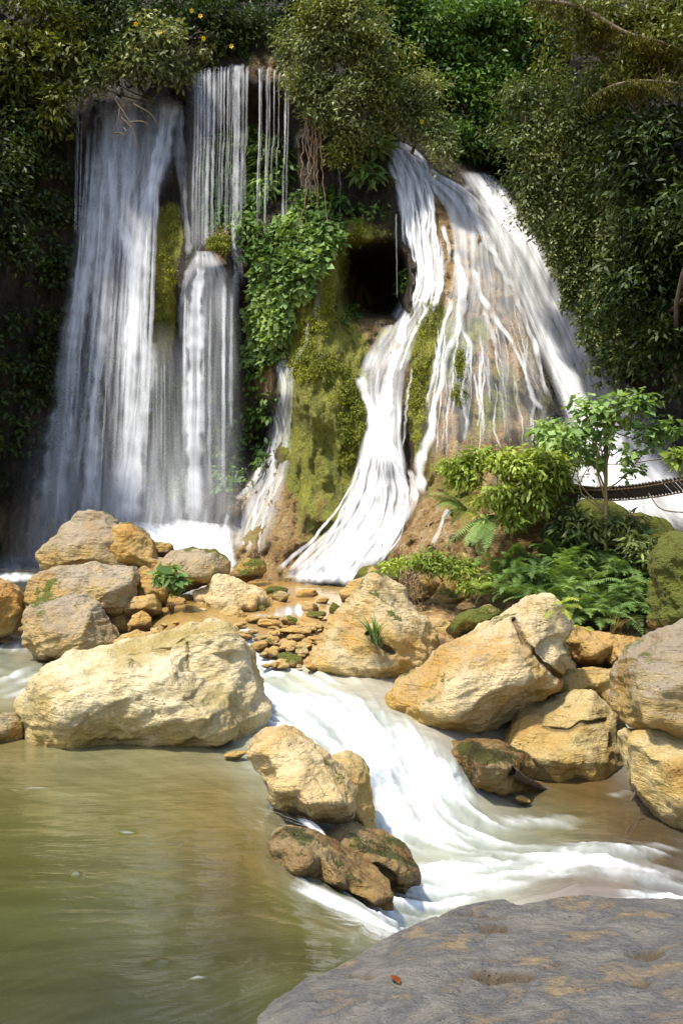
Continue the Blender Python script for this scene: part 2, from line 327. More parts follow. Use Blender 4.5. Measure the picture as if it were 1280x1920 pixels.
# undercut lip of the ledge and of the cave roof
D1 += 0.5*blob(qx, qy, 450, 215, 100, 40, 2)
DG = D1.reshape(gx.shape)
def blur(a, r):
    k = np.exp(-0.5*(np.arange(-2*r, 2*r+1)/r)**2); k /= k.sum()
    for ax in (0, 1):
        pad = [(0, 0), (0, 0)]; pad[ax] = (2*r, 2*r); b = np.pad(a, pad, 'edge')
        a = sum(k[i]*(b[i:i+a.shape[0], :] if ax == 0 else b[:, i:i+a.shape[1]]) for i in range(len(k)))
    return a
DSM = blur(DG, 4); DSM2 = blur(DG, 2)
def samp(G, x, y):
    fx = np.clip((np.asarray(x, float)-GX[0])/4, 0, len(GX)-1.001); fy = np.clip((np.asarray(y, float)-GY[0])/4, 0, len(GY)-1.001)
    i, j = fx.astype(int), fy.astype(int); u, v = fx-i, fy-j
    return (G[j, i]*(1-u)*(1-v)+G[j, i+1]*u*(1-v)+G[j+1, i]*(1-u)*v+G[j+1, i+1]*u*v)
def D(x, y): return samp(DSM, x, y)
mossw = sum(a*blob(qx, qy, cx, cy, rx, ry, 1.5) for a, cx, cy, rx, ry in [
 (1.0,320,430,26,60),(0.95,308,560,26,130),(0.6,300,680,18,60),(1.0,600,570,56,80),(1.0,590,680,66,60),(1.0,655,750,40,110),(0.8,570,800,60,110),(0.7,640,880,40,90),(0.6,610,1000,60,60),(0.5,830,900,60,60),(0.6,850,640,50,70),(0.6,940,720,40,60),(0.5,1000,760,30,60),(0.55,640,640,30,60),(0.4,560,900,40,90),
 (0.95,800,640,36,100),(0.8,785,770,26,90),(0.75,862,700,22,70),(0.5,900,800,60,60),(0.6,900,620,24,30),(0.5,690,435,60,30),(0.45,480,990,50,50),(0.5,720,640,50,40),
 (0.6,650,570,16,60),(0.5,460,120,30,12),(0.35,760,340,60,60),(0.45,640,450,50,60),(0.4,1040,650,20,140),(0.6,1180,950,100,40),(0.45,870,960,40,60)])
tanw = sum(a*blob(qx, qy, cx, cy, rx, ry, 1.6) for a, cx, cy, rx, ry in [
 (0.9,590,830,75,270),(0.9,890,720,130,330),(0.8,800,1000,110,90),(0.65,410,455,30,50),(0.5,490,130,60,40),(0.55,490,710,26,50),(0.9,500,1010,90,110),(0.6,640,600,60,110),(0.45,830,430,40,100),
 (0.35,300,900,130,60),(0.35,720,660,60,80),(0.4,40,1000,120,70),(0.18,60,600,90,500),(0.25,690,420,80,60),(0.3,590,300,50,90)])
V = P(qx, qy, D1)
o = mesh('rock_wall', V, grid_faces(*gx.shape), cliff_mat(), attrs={'moss': np.clip(mossw, 0, 1), 'tan': np.clip(tanw, 0, 1)})
tag(o, kind='structure'); o.name = 'cliff'

# ------------------------------------------------------------------ river: level of the water at each place, seen as one flowing sheet
RV = [(-260,1420,-1.9),(-260,1700,-1.9),(-260,2060,-1.9),(0,1420,-1.9),(0,1600,-1.9),(0,1920,-1.9),(250,1440,-1.9),(250,1700,-1.9),(250,1920,-1.9),(450,1440,-1.9),(470,1560,-1.9),(500,1700,-1.9),(450,1850,-1.9),(620,1920,-1.9),(450,2060,-1.9),
 (520,1600,-1.905),(560,1640,-1.93),(600,1672,-1.95),(680,1735,-1.94),(735,1757,-1.95),(620,1780,-1.91),(640,1668,-2.06),(700,1705,-2.2),(755,1740,-2.3),
 (0,1340,-1.86),(100,1300,-1.78),(-260,1330,-1.85),(0,1250,-1.66),(0,1215,-1.60),(30,1195,-1.56),(30,1165,-1.48),(-260,1200,-1.5),(0,1097,-0.95),(0,1112,-1.12),(0,1132,-1.33),(60,1130,-1.2),(-260,1112,-1.12),(-260,1150,-1.4),(60,1090,-0.9),(200,1090,-0.92),(0,1075,-0.9),
 (100,1200,-1.58),(150,1200,-1.62),(200,1230,-1.68),(120,1240,-1.69),(250,1240,-1.68),(300,1240,-1.64),(150,1150,-1.3),(60,1235,-1.68),(-260,1075,-0.9),(400,1080,-1.0),(470,1095,-1.05),(600,1092,-1.05),(680,1100,-1.05),(520,1108,-1.06),(600,1112,-1.08),(470,1150,-1.24),(540,1152,-1.24),(620,1150,-1.26),(540,1128,-1.17),(340,1160,-1.22),(380,1190,-1.32),(470,1180,-1.33),(462,1205,-1.44),(480,1240,-1.6),(560,1200,-1.42),
 (540,1265,-1.7),(600,1285,-1.73),(500,1300,-1.76),(520,1340,-1.80),(650,1290,-1.75),(740,1300,-1.79),(720,1180,-1.45),(560,1330,-1.81),(700,1345,-1.83),(620,1380,-1.90),(660,1430,-2.02),(740,1430,-2.05),(760,1475,-2.24),(700,1510,-2.34),(810,1410,-1.98),
 (850,1450,-2.12),(860,1490,-2.28),(900,1510,-2.36),(740,1580,-2.40),(850,1560,-2.38),(1000,1600,-2.41),(1100,1540,-2.39),(1000,1480,-2.38),(1180,1490,-2.38),(1200,1420,-2.2),(1170,1370,-2.0),(1280,1560,-2.40),(1280,1640,-2.42),(1560,1500,-2.4),(1560,1700,-2.42),
 (900,1700,-2.44),(800,1740,-2.44),(760,1660,-2.42),(1000,1690,-2.36),(1080,1650,-2.27),(1180,1660,-2.30),(900,1900,-2.5),(1200,1900,-2.5),(1560,2060,-2.5),(900,2060,-2.5),
 (900,1250,-1.75),(1000,1300,-1.85),(1100,1250,-1.7),(1250,1250,-1.6),(1560,1250,-1.4),(1560,1100,-1.1),(1000,1140,-1.2),(1200,1140,-1.1)]
RV = np.array(RV, float)
WX, WY = np.arange(-280, 1581, 3.0), np.concatenate([np.arange(1072, 1300, 2.0), np.arange(1300, 2080, 3.0)])
wx, wy = np.meshgrid(WX, WY); wq = np.stack([wx.ravel(), wy.ravel()], 1)
Z0 = rbf(RV[:, :2], RV[:, 2], wq, 4.0); Z0 = np.minimum(Z0, -0.6)
WY0 = -Z0*F/(wq[:, 1]-960)
wx_, wy_ = wq.T
# flow direction (photo pixels) from scattered hints, turned into the direction of travel on the water
FL = [(100,1250,-1,0.35),(0,1300,-1,0.2),(60,1170,0,1),(550,1100,-0.2,1),(600,1100,0,1),(480,1190,0.1,1),(480,1230,0.5,1),(540,1270,1,0.35),(620,1300,1,0.4),(520,1330,1,0.5),(680,1370,0.6,1),(740,1440,0.55,1),(800,1470,0.5,1),(870,1470,0.3,1),
 (640,1400,0.3,1),(720,1520,0.2,1),(760,1580,0.7,0.3),(900,1560,1,0.35),(1050,1600,1,0.25),(1200,1630,1,0.15),(800,1680,1,-0.1),(950,1690,1,-0.35),(1050,1650,1,-0.3),(1160,1645,1,0.2),(1250,1680,1,0.3),(1100,1500,1,0.1),(1230,1540,1,0.3),
 (100,1500,1,0.1),(300,1550,1,0.12),(450,1600,1,0.25),(540,1650,1,0.8),(620,1690,1,0.75),(700,1740,1,0.55),(500,1720,1,0.25),(300,1750,1,0.05),(200,1850,1,-0.15),(450,1850,1,-0.5),(600,1760,1,0.1),(720,1700,1,0.9)]
FL = np.array(FL, float); fd = FL[:, 2:]/np.linalg.norm(FL[:, 2:], axis=1)[:, None]
fl = rbf(FL[:, :2], fd, wq, 20.0); fl /= np.linalg.norm(fl, axis=1)[:, None]+1e-6
acc = 0; wsum = 0; acs = 0; wss = 0; nx, ny = wx_.copy(), wy_.copy()
def fl_at(x, y):
    gx_ = np.clip((x-WX[0])/3, 0, len(WX)-1.001); gy_ = np.clip(np.interp(y, WY, np.arange(len(WY))), 0, len(WY)-1.001); i, j = gx_.astype(int), gy_.astype(int); u, v = (gx_-i)[:, None], (gy_-j)[:, None]; n_ = len(WX)
    return (fl[j*n_+i]*(1-u)+fl[j*n_+i+1]*u)*(1-v)+(fl[(j+1)*n_+i]*(1-u)+fl[(j+1)*n_+i+1]*u)*v
for sgn in (-1, 1):
    x, y = wx_.copy(), wy_.copy()
    for k in range(26):
        dist = 2.3+0*WY0
        f2 = fl_at(x, y); x = x+sgn*f2[:, 0]*dist*1.6; y = y+sgn*f2[:, 1]*dist*1.6
        ww = math.exp(-(k/15)**2)
        e_ = perlin(np.stack([x/15, y/11, 0*x], 1))+0.8*perlin(np.stack([x/40, y/22, 0*x+5], 1))+0.5*perlin(np.stack([x/8.5, y/7.5, 0*x+9], 1))
        acc = acc+ww*e_; wsum += ww; ws_ = math.exp(-(k/4.5)**2); acs = acs+ws_*e_; wss += ws_
lic = 0.5+1.6*acc/wsum; lics = 0.5+0.8*acs/wss; lic0 = np.clip(lic, 0, 1)
foam = sum(a*blob(wx_, wy_, cx, cy, rx, ry, 1.4) for a, cx, cy, rx, ry in [
 (1.0,600,1340,85,40),(1.0,680,1390,95,60),(.95,750,1450,90,62),(0.8,850,1480,60,50),(.85,740,1540,70,50),(0.62,860,1560,100,34),(0.55,980,1610,130,30),(0.8,800,1680,80,50),(0.5,1130,1640,150,26),(0.6,900,1660,100,34),(0.6,1250,1690,120,40),
 (0.6,1020,1545,70,20),(0.5,1130,1600,110,22),(0.9,520,1350,40,60),(0.8,545,1310,60,18),(0.55,500,1280,35,45),(0.85,468,1215,20,32),(0.75,485,1250,28,20),(0.45,620,1275,70,10),(0.35,560,1262,60,8),
 (0.75,620,1085,55,14),(0.5,700,1075,50,16),(0.85,545,1145,26,12),(0.5,500,1155,40,5),(0.5,455,1187,24,7),(0.45,515,1118,10,12),(0.4,600,1130,12,12),(0.6,35,1210,45,16),(0.6,35,1180,12,30),(0.42,60,1270,80,22),(0.3,20,1300,80,12),
 (0.85,20,1082,80,10),(0.6,715,1715,36,26),(0.28,650,1700,40,22),(0.45,742,1740,28,24),(0.16,480,1800,70,16),(0.3,1210,1600,50,14),(0.3,1170,1490,30,8),(0.6,580,1560,22,10),(0.42,240,1560,18,4),(0.38,141,1642,12,6),(0.3,305,1806,26,7),(0.25,370,1835,34,4),(0.25,60,1480,30,3),(0.3,470,1440,20,4)])
foam = foam-0.5*blob(wx_, wy_, 1090, 1662, 85, 16, 1.5)-0.25*blob(wx_, wy_, 1010, 1560, 60, 16, 1.5)
foam = np.clip(foam, 0, 1)
lic = np.clip(lic*(1-0.6*foam)+lics*0.6*foam, 0, 1)
WC = [(0,1500,(.085,.080,.028)),(250,1480,(.10,.090,.032)),(420,1470,(.13,.10,.036)),(480,1560,(.12,.090,.032)),(300,1650,(.070,.070,.024)),(0,1750,(.052,.055,.016)),(250,1900,(.035,.038,.012)),(0,1960,(.04,.040,.013)),(-250,1960,(.04,.040,.013)),(-250,1500,(.085,.080,.028)),(500,1850,(.055,.055,.018)),(600,1740,(.08,.075,.025)),
 (0,1360,(.16,.12,.045)),(0,1270,(.22,.23,.17)),(200,1300,(.2,.2,.13)),(550,1280,(.33,.36,.28)),(520,1330,(.35,.4,.33)),(600,1100,(.34,.23,.08)),(480,1150,(.30,.18,.06)),(340,1170,(.30,.19,.06)),(560,1200,(.34,.19,.07)),(60,1090,(.03,.035,.04)),
 (700,1350,(.36,.38,.35)),(750,1500,(.36,.38,.35)),(900,1620,(.28,.31,.25)),(1050,1560,(.12,.12,.07)),(540,1690,(.075,.07,.025)),(640,1810,(.05,.05,.02)),(500,1640,(.09,.07,.026)),(1130,1450,(.08,.05,.02)),(1230,1560,(.05,.035,.015)),(1080,1590,(.12,.12,.08)),(1100,1500,(.085,.055,.02)),(1180,1560,(.07,.045,.018)),(1250,1600,(.05,.035,.016)),(1000,1480,(.08,.055,.02)),(1060,1665,(.17,.14,.13)),(1150,1660,(.19,.16,.15)),(1180,1370,(.25,.28,.28)),(900,1700,(.3,.3,.25)),(1000,1250,(.3,.17,.05))]
wcol = np.clip(rbf([(a, b) for a, b, c in WC], [c for a, b, c in WC], wq, 10.0), 0.02, 0.7)
turb = np.clip(foam*1.4, 0.0, 1)
WYs = P(wx_, wy_, WY0)
hz = (lic-0.5)*(0.004+0.075*turb)+0.06*turb*fbm(WYs*np.array([1.6, 1.6, 1.6]), 3)+0.016*turb*ridged(WYs*np.array([4.5, 3.0, 3.0]), 3)
WYs[:, 2] += hz*np.where(wy_ < 1250, 0.3, 1)
o = mesh('river_water', WYs, grid_faces(*wx.shape), river_mat(), attrs={'foam': foam, 'lic': lic, 'wcol': wcol})
tag(o, kind='structure')

# ------------------------------------------------------------------ ground: bed under the water, gravel shelf, right bank, wide flat land beyond
gp = [(px, py, -z_*-1) for px, py, z_ in []]
gpts = []
for px, py, z in RV:
    if py > 1074: gpts.append(tuple(P(px, py, -z*F/(py-960))-np.array([0, 0, 0.32 if py > 1260 else 0.10])))
for px, py, Y in [(560,1225,10.9),(610,1215,11.2),(520,1215,11.3),(600,1180,12.0),(560,1165,12.4),(650,1150,12.6),(640,1240,10.7),(300,1175,12.0),(360,1185,11.8),(420,1190,11.7),(800,1150,11.5),(860,1140,11.5),(770,1170,11.3),
     (960,1120,11.6),(1050,1130,11.2),(1150,1150,11.2),(1100,1080,12.3),(1000,1080,12.4),(1230,1120,11.0),(1180,1060,12.5),(900,1120,11.9),(1050,1190,11.0),(1180,1190,10.9),(1060,1245,10.6),(1200,1255,10.4),(830,1110,12.3),
     (1060,1000,13.6),(1150,990,13.2),(1280,1040,11.6),(1240,1170,10.8),(1400,1150,10.6),(900,1060,12.9),(780,1090,12.6)]:
    gpts.append(tuple(P(px, py, Y)))
gpts = np.array(gpts)
ax = np.concatenate([[-300, -120, -50, -22, -14], np.arange(-10, 10.01, 0.09), [13, 22, 50, 120, 300]])
ay = np.concatenate([[-300, -100, -30, -8, -1], np.arange(1.5, 17.01, 0.09), [18, 20, 26, 60, 150, 400]])
X2, Y2 = np.meshgrid(ax, ay); g2 = np.stack([X2.ravel(), Y2.ravel()], 1)
gz = rbf(gpts[:, :2], gpts[:, 2], np.stack([np.clip(g2[:, 0], -8, 8), np.clip(g2[:, 1], 2.5, 16)], 1), 0.05)
g3 = np.column_stack([g2, gz]); gz = gz+0.05*fbm(g3*2.2, 3)+0.02*fbm(g3*8, 2)
far = sstep(0, 6, np.maximum(np.abs(g2[:, 0])-9, 0)+np.maximum(1.5-g2[:, 1], 0)+np.maximum(g2[:, 1]-16.5, 0)); gz = gz*(1-far)-3.2*far
soil = sstep(0.0, 1.0, g2[:, 0]-0.1*(g2[:, 1]-9)-1.0)*sstep(8.2, 10.0, g2[:, 1])*.85
o = mesh('ground', np.column_stack([g2, gz]), grid_faces(*X2.shape), ground_mat(), attrs={'soil': soil}); tag(o, kind='structure')

# ------------------------------------------------------------------ boulders
def in_poly(x, y, poly):
    x = np.asarray(x); y = np.asarray(y); r = np.zeros(x.shape, bool); n = len(poly)
    for i in range(n):
        x0, y0 = poly[i][:2]; x1, y1 = poly[(i+1) % n][:2]
        c = ((y0 > y) != (y1 > y)); r ^= c & (x < (x1-x0)*(y-y0)/((y1-y0) if y1 != y0 else 1e-9)+x0)
    return r
def seg_dist(x, y, pl, closed=True):
    d = np.full(np.shape(x), 1e9); n = len(pl)
    for i in range(n if closed else n-1):
        a = np.array(pl[i][:2], float); b = np.array(pl[(i+1) % n][:2], float); ab = b-a
        t = np.clip(((x-a[0])*ab[0]+(y-a[1])*ab[1])/(ab@ab+1e-9), 0, 1); d = np.minimum(d, np.hypot(x-a[0]-t*ab[0], y-a[1]-t*ab[1]))
    return d
def boulder(label, sil, Y, mat, inter=None, thick=None, back=None, vox=None, rough=1.0, cracks=(), pits=0.0, down=False, strata=0.0, tilt=(0, 0, 1), seed=0, smooth=1, facet=1.0, name='boulder', cat='boulder', group=None, density=1.0):
    """sil: outline in photo pixels at distance Y; inter: points in front of it, p metres nearer; closed behind, then remeshed and weathered."""
    r = np.random.default_rng(100+seed)
    sil = [tuple(q) for q in sil]; xs = np.array([q[0] for q in sil], float); ys = np.array([q[1] for q in sil], float)
    wpx = xs.max()-xs.min(); hpx = ys.max()-ys.min(); s = Y/F; size = math.sqrt(wpx*hpx)*s
    if thick is None: thick = 0.38*size
    if back is None: back = 0.75*size
    if inter is None:
        inter = []; tries = 0; k = int(9*density)
        md = 0.5*min(wpx, hpx)/2
        while len(inter) < k and tries < 600:
            tries += 1; x = r.uniform(xs.min(), xs.max()); y = r.uniform(ys.min(), ys.max())
            if not in_poly(np.array([x]), np.array([y]), sil)[0]: continue
            de = seg_dist(np.array([x]), np.array([y]), sil)[0]
            if de < 0.12*min(wpx, hpx): continue
            if any(math.hypot(x-q[0], y-q[1]) < 0.42*math.sqrt(wpx*hpx)*(0.75) for q in inter):
                if tries < 400: continue
                else: break
            v = (y-ys.min())/hpx
            p = thick*min(1, math.sqrt(de/(0.42*min(wpx, hpx))))*(0.45+0.75*min(v, 0.75)/0.75)*r.uniform(0.6, 1.3)
            inter.append((x, y, p))
    n = len(sil)
    co = [Vector((q[0], q[1])) for q in sil]+[Vector((q[0], q[1])) for q in inter]
    res = geometry.delaunay_2d_cdt(co, [(i, (i+1) % n) for i in range(n)], [], 1, 1e-4)
    vs, fs, orig = res[0], res[2], res[3]
    verts = []
    for v, og in zip(vs, orig):
        i = og[0] if og else 0
        if i < n: Yv = sil[i][2] if len(sil[i]) > 2 else Y
        else: Yv = Y-inter[i-n][2]
        verts.append(P(v.x, v.y, Yv))
    ringidx = []
    for i in range(n):
        for k, og in enumerate(orig):
            if i in og: ringidx.append(k); break
    c = np.mean([verts[k] for k in ringidx], 0)
    bm = bmesh.new(); bv = [bm.verts.new(tuple(v)) for v in verts]
    for f in fs:
        try: bm.faces.new([bv[k] for k in f])
        except Exception: pass
    b1, b2 = [], []
    for k in ringidx:
        v = np.array(verts[k]); rel = v-c
        if down:
            b1.append(bm.verts.new(tuple(c+rel*np.array([0.99, 0.99, 1])-np.array([0, 0, back*0.6])))); b2.append(bm.verts.new(tuple(c+rel*np.array([0.8, 0.8, 0.6])-np.array([0, 0, back*1.1])))); continue
        q = c+rel*np.array([0.96, 0.4, 0.94])+np.array([0, back*0.45, 0])*r.uniform(0.8, 1.2); b1.append(bm.verts.new(tuple(q)))
        q = c+rel*np.array([0.62, 0.3, 0.60])+np.array([0, back*0.95, 0])*r.uniform(0.85, 1.1)-np.array([0, 0, 0.05*size]); b2.append(bm.verts.new(tuple(q)))
    cb = bm.verts.new(tuple(c-np.array([0, 0, back*1.2]) if down else c+np.array([0, back*1.05, -0.05*size])))
    for i in range(n):
        j = (i+1) % n; a, b = bv[ringidx[i]], bv[ringidx[j]]
        for quad in ((a, b, b1[j], b1[i]), (b1[i], b1[j], b2[j], b2[i])):
            try: bm.faces.new(quad)
            except Exception: pass
        try: bm.faces.new((b2[i], b2[j], cb))
        except Exception: pass
    bmesh.ops.recalc_face_normals(bm, faces=bm.faces)
    me = bpy.data.meshes.new('tmp'); bm.to_mesh(me); bm.free(); t = bpy.data.objects.new('tmp', me); C.objects.link(t)
    if vox is None: vox = max(0.012, size/75)
    md_ = t.modifiers.new('r', 'REMESH'); md_.mode = 'VOXEL'; md_.voxel_size = vox
    if smooth: sm = t.modifiers.new('s', 'SMOOTH'); sm.factor = 0.6; sm.iterations = smooth
    dg = bpy.context.evaluated_depsgraph_get(); m2 = bpy.data.meshes.new_from_object(t.evaluated_get(dg)); bpy.data.objects.remove(t)
    nv = len(m2.vertices); v = np.empty(nv*3, np.float32); m2.vertices.foreach_get('co', v); v = v.reshape(-1, 3).astype(float)
    nn = np.empty(nv*3, np.float32); m2.vertex_normals.foreach_get('vector', nn); nn = nn.reshape(-1, 3).astype(float)
    so = seed*3.7; k = 1/max(size, 0.15)
    wj = v+0.10*size*np.stack([perlin(v*3*k+so), perlin(v*3*k+so+9), perlin(v*3*k+so+19)], 1)
    d = 0.020*size*fbm(v*1.7*k+so, 3)*rough+facet*size*(0.11*(worley(wj*np.array([2.3, 2.3, 2.8])*k+so)-0.5)+0.035*(worley(wj*6.5*k+so)-0.5))+0.009*size*ridged(v*3.6*k+so, 4, 0.6)*rough+0.008*size*fbm(v*14*k+so, 3, 0.6)*rough
    st_ = v@np.array([-.25, .2, .9])*k*6+0.9*perlin(v*1.5*k+so); fr_ = st_-np.floor(st_); d += 0.010*size*rough*(sstep(0, .75, fr_)-sstep(.85, 1, fr_))*sstep(-.2, .3, perlin(v*2.2*k+so+5))
    if pits: wv = worley(v*5.5*k+so); d -= pits*size*0.055*sstep(0.62, 0.1, wv)*sstep(-0.25, 0.15, perlin(v*1.9*k+so)); d -= pits*size*0.012*sstep(0.55, 0.05, worley(v*14*k+so))
    if strata:
        tv = np.array(tilt, float); tv /= np.linalg.norm(tv); h = v@tv; ph = h*k*9+1.3*perlin(v*1.2*k+so)
        sx = np.stack([ph*0.9, (v@np.array([0.7, 0.5, 0.1]))*k*0.7, 0*h+so], 1); d += strata*size*0.03*(ridged(sx, 3, 0.55)-0.8)
    cd = 0
    if cracks:
        px_, py_ = v[:, 0]/v[:, 1]*F+640, 960-v[:, 2]/v[:, 1]*F; front = nn[:, 1] < 0.35
        for pl, wd, dep in cracks:
            wob = 2.5*perlin(v*6+so)
            cd = cd+(front if not down else nn[:, 2] > -.2)*dep*np.exp(-(np.maximum(seg_dist(px_+wob, (py_+wob-pl[0][1])*(2.2 if down else 1)+pl[0][1], pl, False)-wd*(0.2 if down else .35), 0)/(wd*(1.1 if down else .6)))**2)*(0.9*np.clip(0.7+0.9*perlin(v*9+3), 0.1, 1.3) if down else 1)
    v += nn*d[:, None]
    if cracks:
        v += (np.array([0, 0.3, -1.0]) if down else np.array([0, 1.0, 0]))*cd[:, None]
    m2.vertices.foreach_set('co', v.astype(np.float32).ravel()); m2.polygons.foreach_set('use_smooth', np.ones(len(m2.polygons), bool)); m2.update()
    pt = m2.attributes.new('pit', 'FLOAT', 'POINT'); pt.data.foreach_set('value', np.clip((cd+np.zeros(nv))/(0.03 if not down else 0.02), 0, 1).astype(np.float32))
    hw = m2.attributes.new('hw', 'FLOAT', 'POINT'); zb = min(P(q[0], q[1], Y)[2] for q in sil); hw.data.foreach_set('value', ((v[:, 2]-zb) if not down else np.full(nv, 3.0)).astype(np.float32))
    m2.materials.clear(); m2.materials.append(mat); m2.name = name
    o = bpy.data.objects.new(name, m2); C.objects.link(o); return tag(o, label, cat, group)

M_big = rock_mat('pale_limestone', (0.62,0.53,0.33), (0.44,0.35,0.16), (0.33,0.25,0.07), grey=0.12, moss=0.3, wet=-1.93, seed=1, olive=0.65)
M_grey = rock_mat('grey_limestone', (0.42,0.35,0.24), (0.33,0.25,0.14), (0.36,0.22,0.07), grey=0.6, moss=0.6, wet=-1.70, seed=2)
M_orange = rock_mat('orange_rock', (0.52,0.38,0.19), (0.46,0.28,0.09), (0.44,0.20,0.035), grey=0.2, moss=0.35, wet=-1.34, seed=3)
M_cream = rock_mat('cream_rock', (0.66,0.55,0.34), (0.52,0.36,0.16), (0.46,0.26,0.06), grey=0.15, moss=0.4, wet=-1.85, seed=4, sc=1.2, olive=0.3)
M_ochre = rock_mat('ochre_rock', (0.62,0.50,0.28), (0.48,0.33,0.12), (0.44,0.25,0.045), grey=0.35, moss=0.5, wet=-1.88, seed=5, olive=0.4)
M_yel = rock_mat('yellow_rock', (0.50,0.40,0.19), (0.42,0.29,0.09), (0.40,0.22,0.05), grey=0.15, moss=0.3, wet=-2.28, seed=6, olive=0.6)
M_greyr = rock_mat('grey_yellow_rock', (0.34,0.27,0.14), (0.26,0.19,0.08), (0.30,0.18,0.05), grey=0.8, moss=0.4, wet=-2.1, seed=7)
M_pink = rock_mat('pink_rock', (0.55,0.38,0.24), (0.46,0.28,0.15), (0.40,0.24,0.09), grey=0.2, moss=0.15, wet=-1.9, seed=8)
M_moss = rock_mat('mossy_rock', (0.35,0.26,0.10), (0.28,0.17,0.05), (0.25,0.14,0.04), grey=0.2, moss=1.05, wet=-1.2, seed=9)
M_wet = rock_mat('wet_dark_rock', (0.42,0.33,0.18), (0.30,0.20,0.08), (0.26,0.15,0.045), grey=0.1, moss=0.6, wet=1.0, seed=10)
M_pillar = rock_mat('dark_stone', (0.22,0.15,0.06), (0.12,0.08,0.03), (0.06,0.045,0.018), grey=0.2, moss=0.5, wet=-1.9, seed=11)  # dark brown rock, its own colour
M_slab = rock_mat('slate_grey_slab', (0.19,0.17,0.14), (0.085,0.083,0.082), (0.27,0.19,0.09), grey=0.42, moss=0.0, wet=-1.93, seed=12, sc=2.7, stain_shade=0.0, greyc=(0.105,0.103,0.102), bumps=0.95, olive=0.1)
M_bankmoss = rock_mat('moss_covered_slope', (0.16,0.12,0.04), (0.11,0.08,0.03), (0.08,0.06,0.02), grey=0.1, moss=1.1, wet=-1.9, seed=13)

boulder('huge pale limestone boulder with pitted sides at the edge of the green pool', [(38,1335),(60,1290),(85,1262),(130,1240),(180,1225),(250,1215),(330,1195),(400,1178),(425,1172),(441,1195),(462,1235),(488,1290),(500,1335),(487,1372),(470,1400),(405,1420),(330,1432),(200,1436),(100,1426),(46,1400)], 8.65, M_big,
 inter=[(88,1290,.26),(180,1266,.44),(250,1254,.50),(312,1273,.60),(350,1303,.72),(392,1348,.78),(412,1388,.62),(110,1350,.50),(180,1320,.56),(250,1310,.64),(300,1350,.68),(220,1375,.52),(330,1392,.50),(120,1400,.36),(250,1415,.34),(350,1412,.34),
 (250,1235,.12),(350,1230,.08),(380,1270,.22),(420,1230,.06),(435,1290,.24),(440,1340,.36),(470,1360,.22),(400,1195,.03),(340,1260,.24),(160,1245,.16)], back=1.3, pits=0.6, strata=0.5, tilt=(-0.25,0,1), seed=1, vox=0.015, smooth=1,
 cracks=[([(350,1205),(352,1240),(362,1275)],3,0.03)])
boulder('round tan boulder left of the huge pale one, its foot in the stream', [(38,1165),(52,1143),(72,1130),(110,1121),(150,1117),(175,1130),(192,1158),(210,1190),(215,1212),(198,1230),(160,1240),(120,1245),(70,1237),(44,1215)], 11.6, M_grey,
 inter=[(80,1150,.15),(130,1145,.18),(165,1165,.3),(100,1185,.36),(150,1195,.42),(190,1210,.2),(100,1220,.34),(150,1225,.34),(60,1190,.2)], seed=2, strata=0.5, tilt=(-0.3,0,1))
boulder('broad grey topped boulder between the round tan one and the peaked one behind', [(48,1112),(58,1082),(75,1070),(130,1063),(165,1056),(200,1063),(250,1063),(256,1090),(250,1125),(228,1152),(200,1168),(150,1160),(90,1158),(50,1145)], 12.4, M_grey,
 inter=[(90,1085,.10),(150,1083,.2),(205,1108,.42),(245,1095,.2),(120,1115,.32),(170,1135,.4),(80,1130,.25),(215,1140,.3)], seed=3, pits=0.4, strata=0.4)
boulder('tall peaked boulder, grey left half and orange right half, highest of the left heap', [(65,1034),(88,1012),(130,975),(142,960),(165,958),(198,968),(212,985),(235,985),(262,1000),(280,1022),(287,1052),(270,1070),(230,1080),(180,1085),(120,1090),(85,1088),(76,1060)], 13.5, M_grey,
 inter=[(150,985,.10),(110,1020,.25),(165,1015,.3),(205,1010,.32),(180,1045,.42),(120,1055,.36),(240,1025,.3),(250,1055,.3),(220,1065,.36)], seed=4, pits=0.4)
boulder('low orange boulder leaning on the right of the peaked grey one', [(196,1010),(215,988),(240,984),(266,1002),(284,1026),(289,1056),(262,1072),(225,1070),(200,1055)], 13.25, M_orange, seed=5)
boulder('ochre boulder at the left edge of the photo beside a small cascade', [(-75,1110),(-20,1085),(12,1094),(30,1115),(40,1140),(38,1160),(20,1188),(-10,1205),(-75,1200)], 12.2, M_orange, seed=6)
boulder('grey rock at the left edge with its foot in the green pool', [(-75,1358),(-20,1342),(28,1338),(42,1356),(44,1380),(30,1402),(-10,1412),(-75,1405)], 8.5, M_grey, seed=7)
boulder('bright orange angular boulder right of the broad grey one', [(252,1072),(270,1062),(290,1078),(312,1098),(314,1125),(295,1145),(262,1140),(250,1110)], 12.7, M_orange, seed=8)
boulder('dark shaded orange rock wedged under the broad grey boulder', [(232,1140),(252,1120),(285,1115),(303,1134),(301,1150),(265,1160),(238,1156)], 12.2, M_orange, seed=9)
boulder('small boulder with a mossy cap under the plunging water of the left falls', [(272,1035),(280,1020),(300,1016),(322,1022),(325,1040),(305,1052),(280,1050)], 14.0, M_moss, seed=10)
boulder('wide brown boulder with an overhanging shaded underside behind the small leafy plant', [(270,1062),(274,1050),(300,1050),(318,1034),(360,1031),(405,1034),(430,1055),(428,1072),(408,1090),(380,1097),(345,1110),(318,1120),(295,1100),(278,1085)], 13.1, M_grey,
 inter=[(310,1060,.25),(345,1052,.2),(375,1060,.3),(410,1065,.15),(345,1078,.36),(385,1082,.3),(320,1085,.2)], seed=11)
boulder('moss covered boulder between the left cascade and the calm upper pool', [(428,1084),(440,1062),(468,1048),(495,1052),(499,1070),(488,1085),(460,1092)], 14.6, M_moss, seed=12)
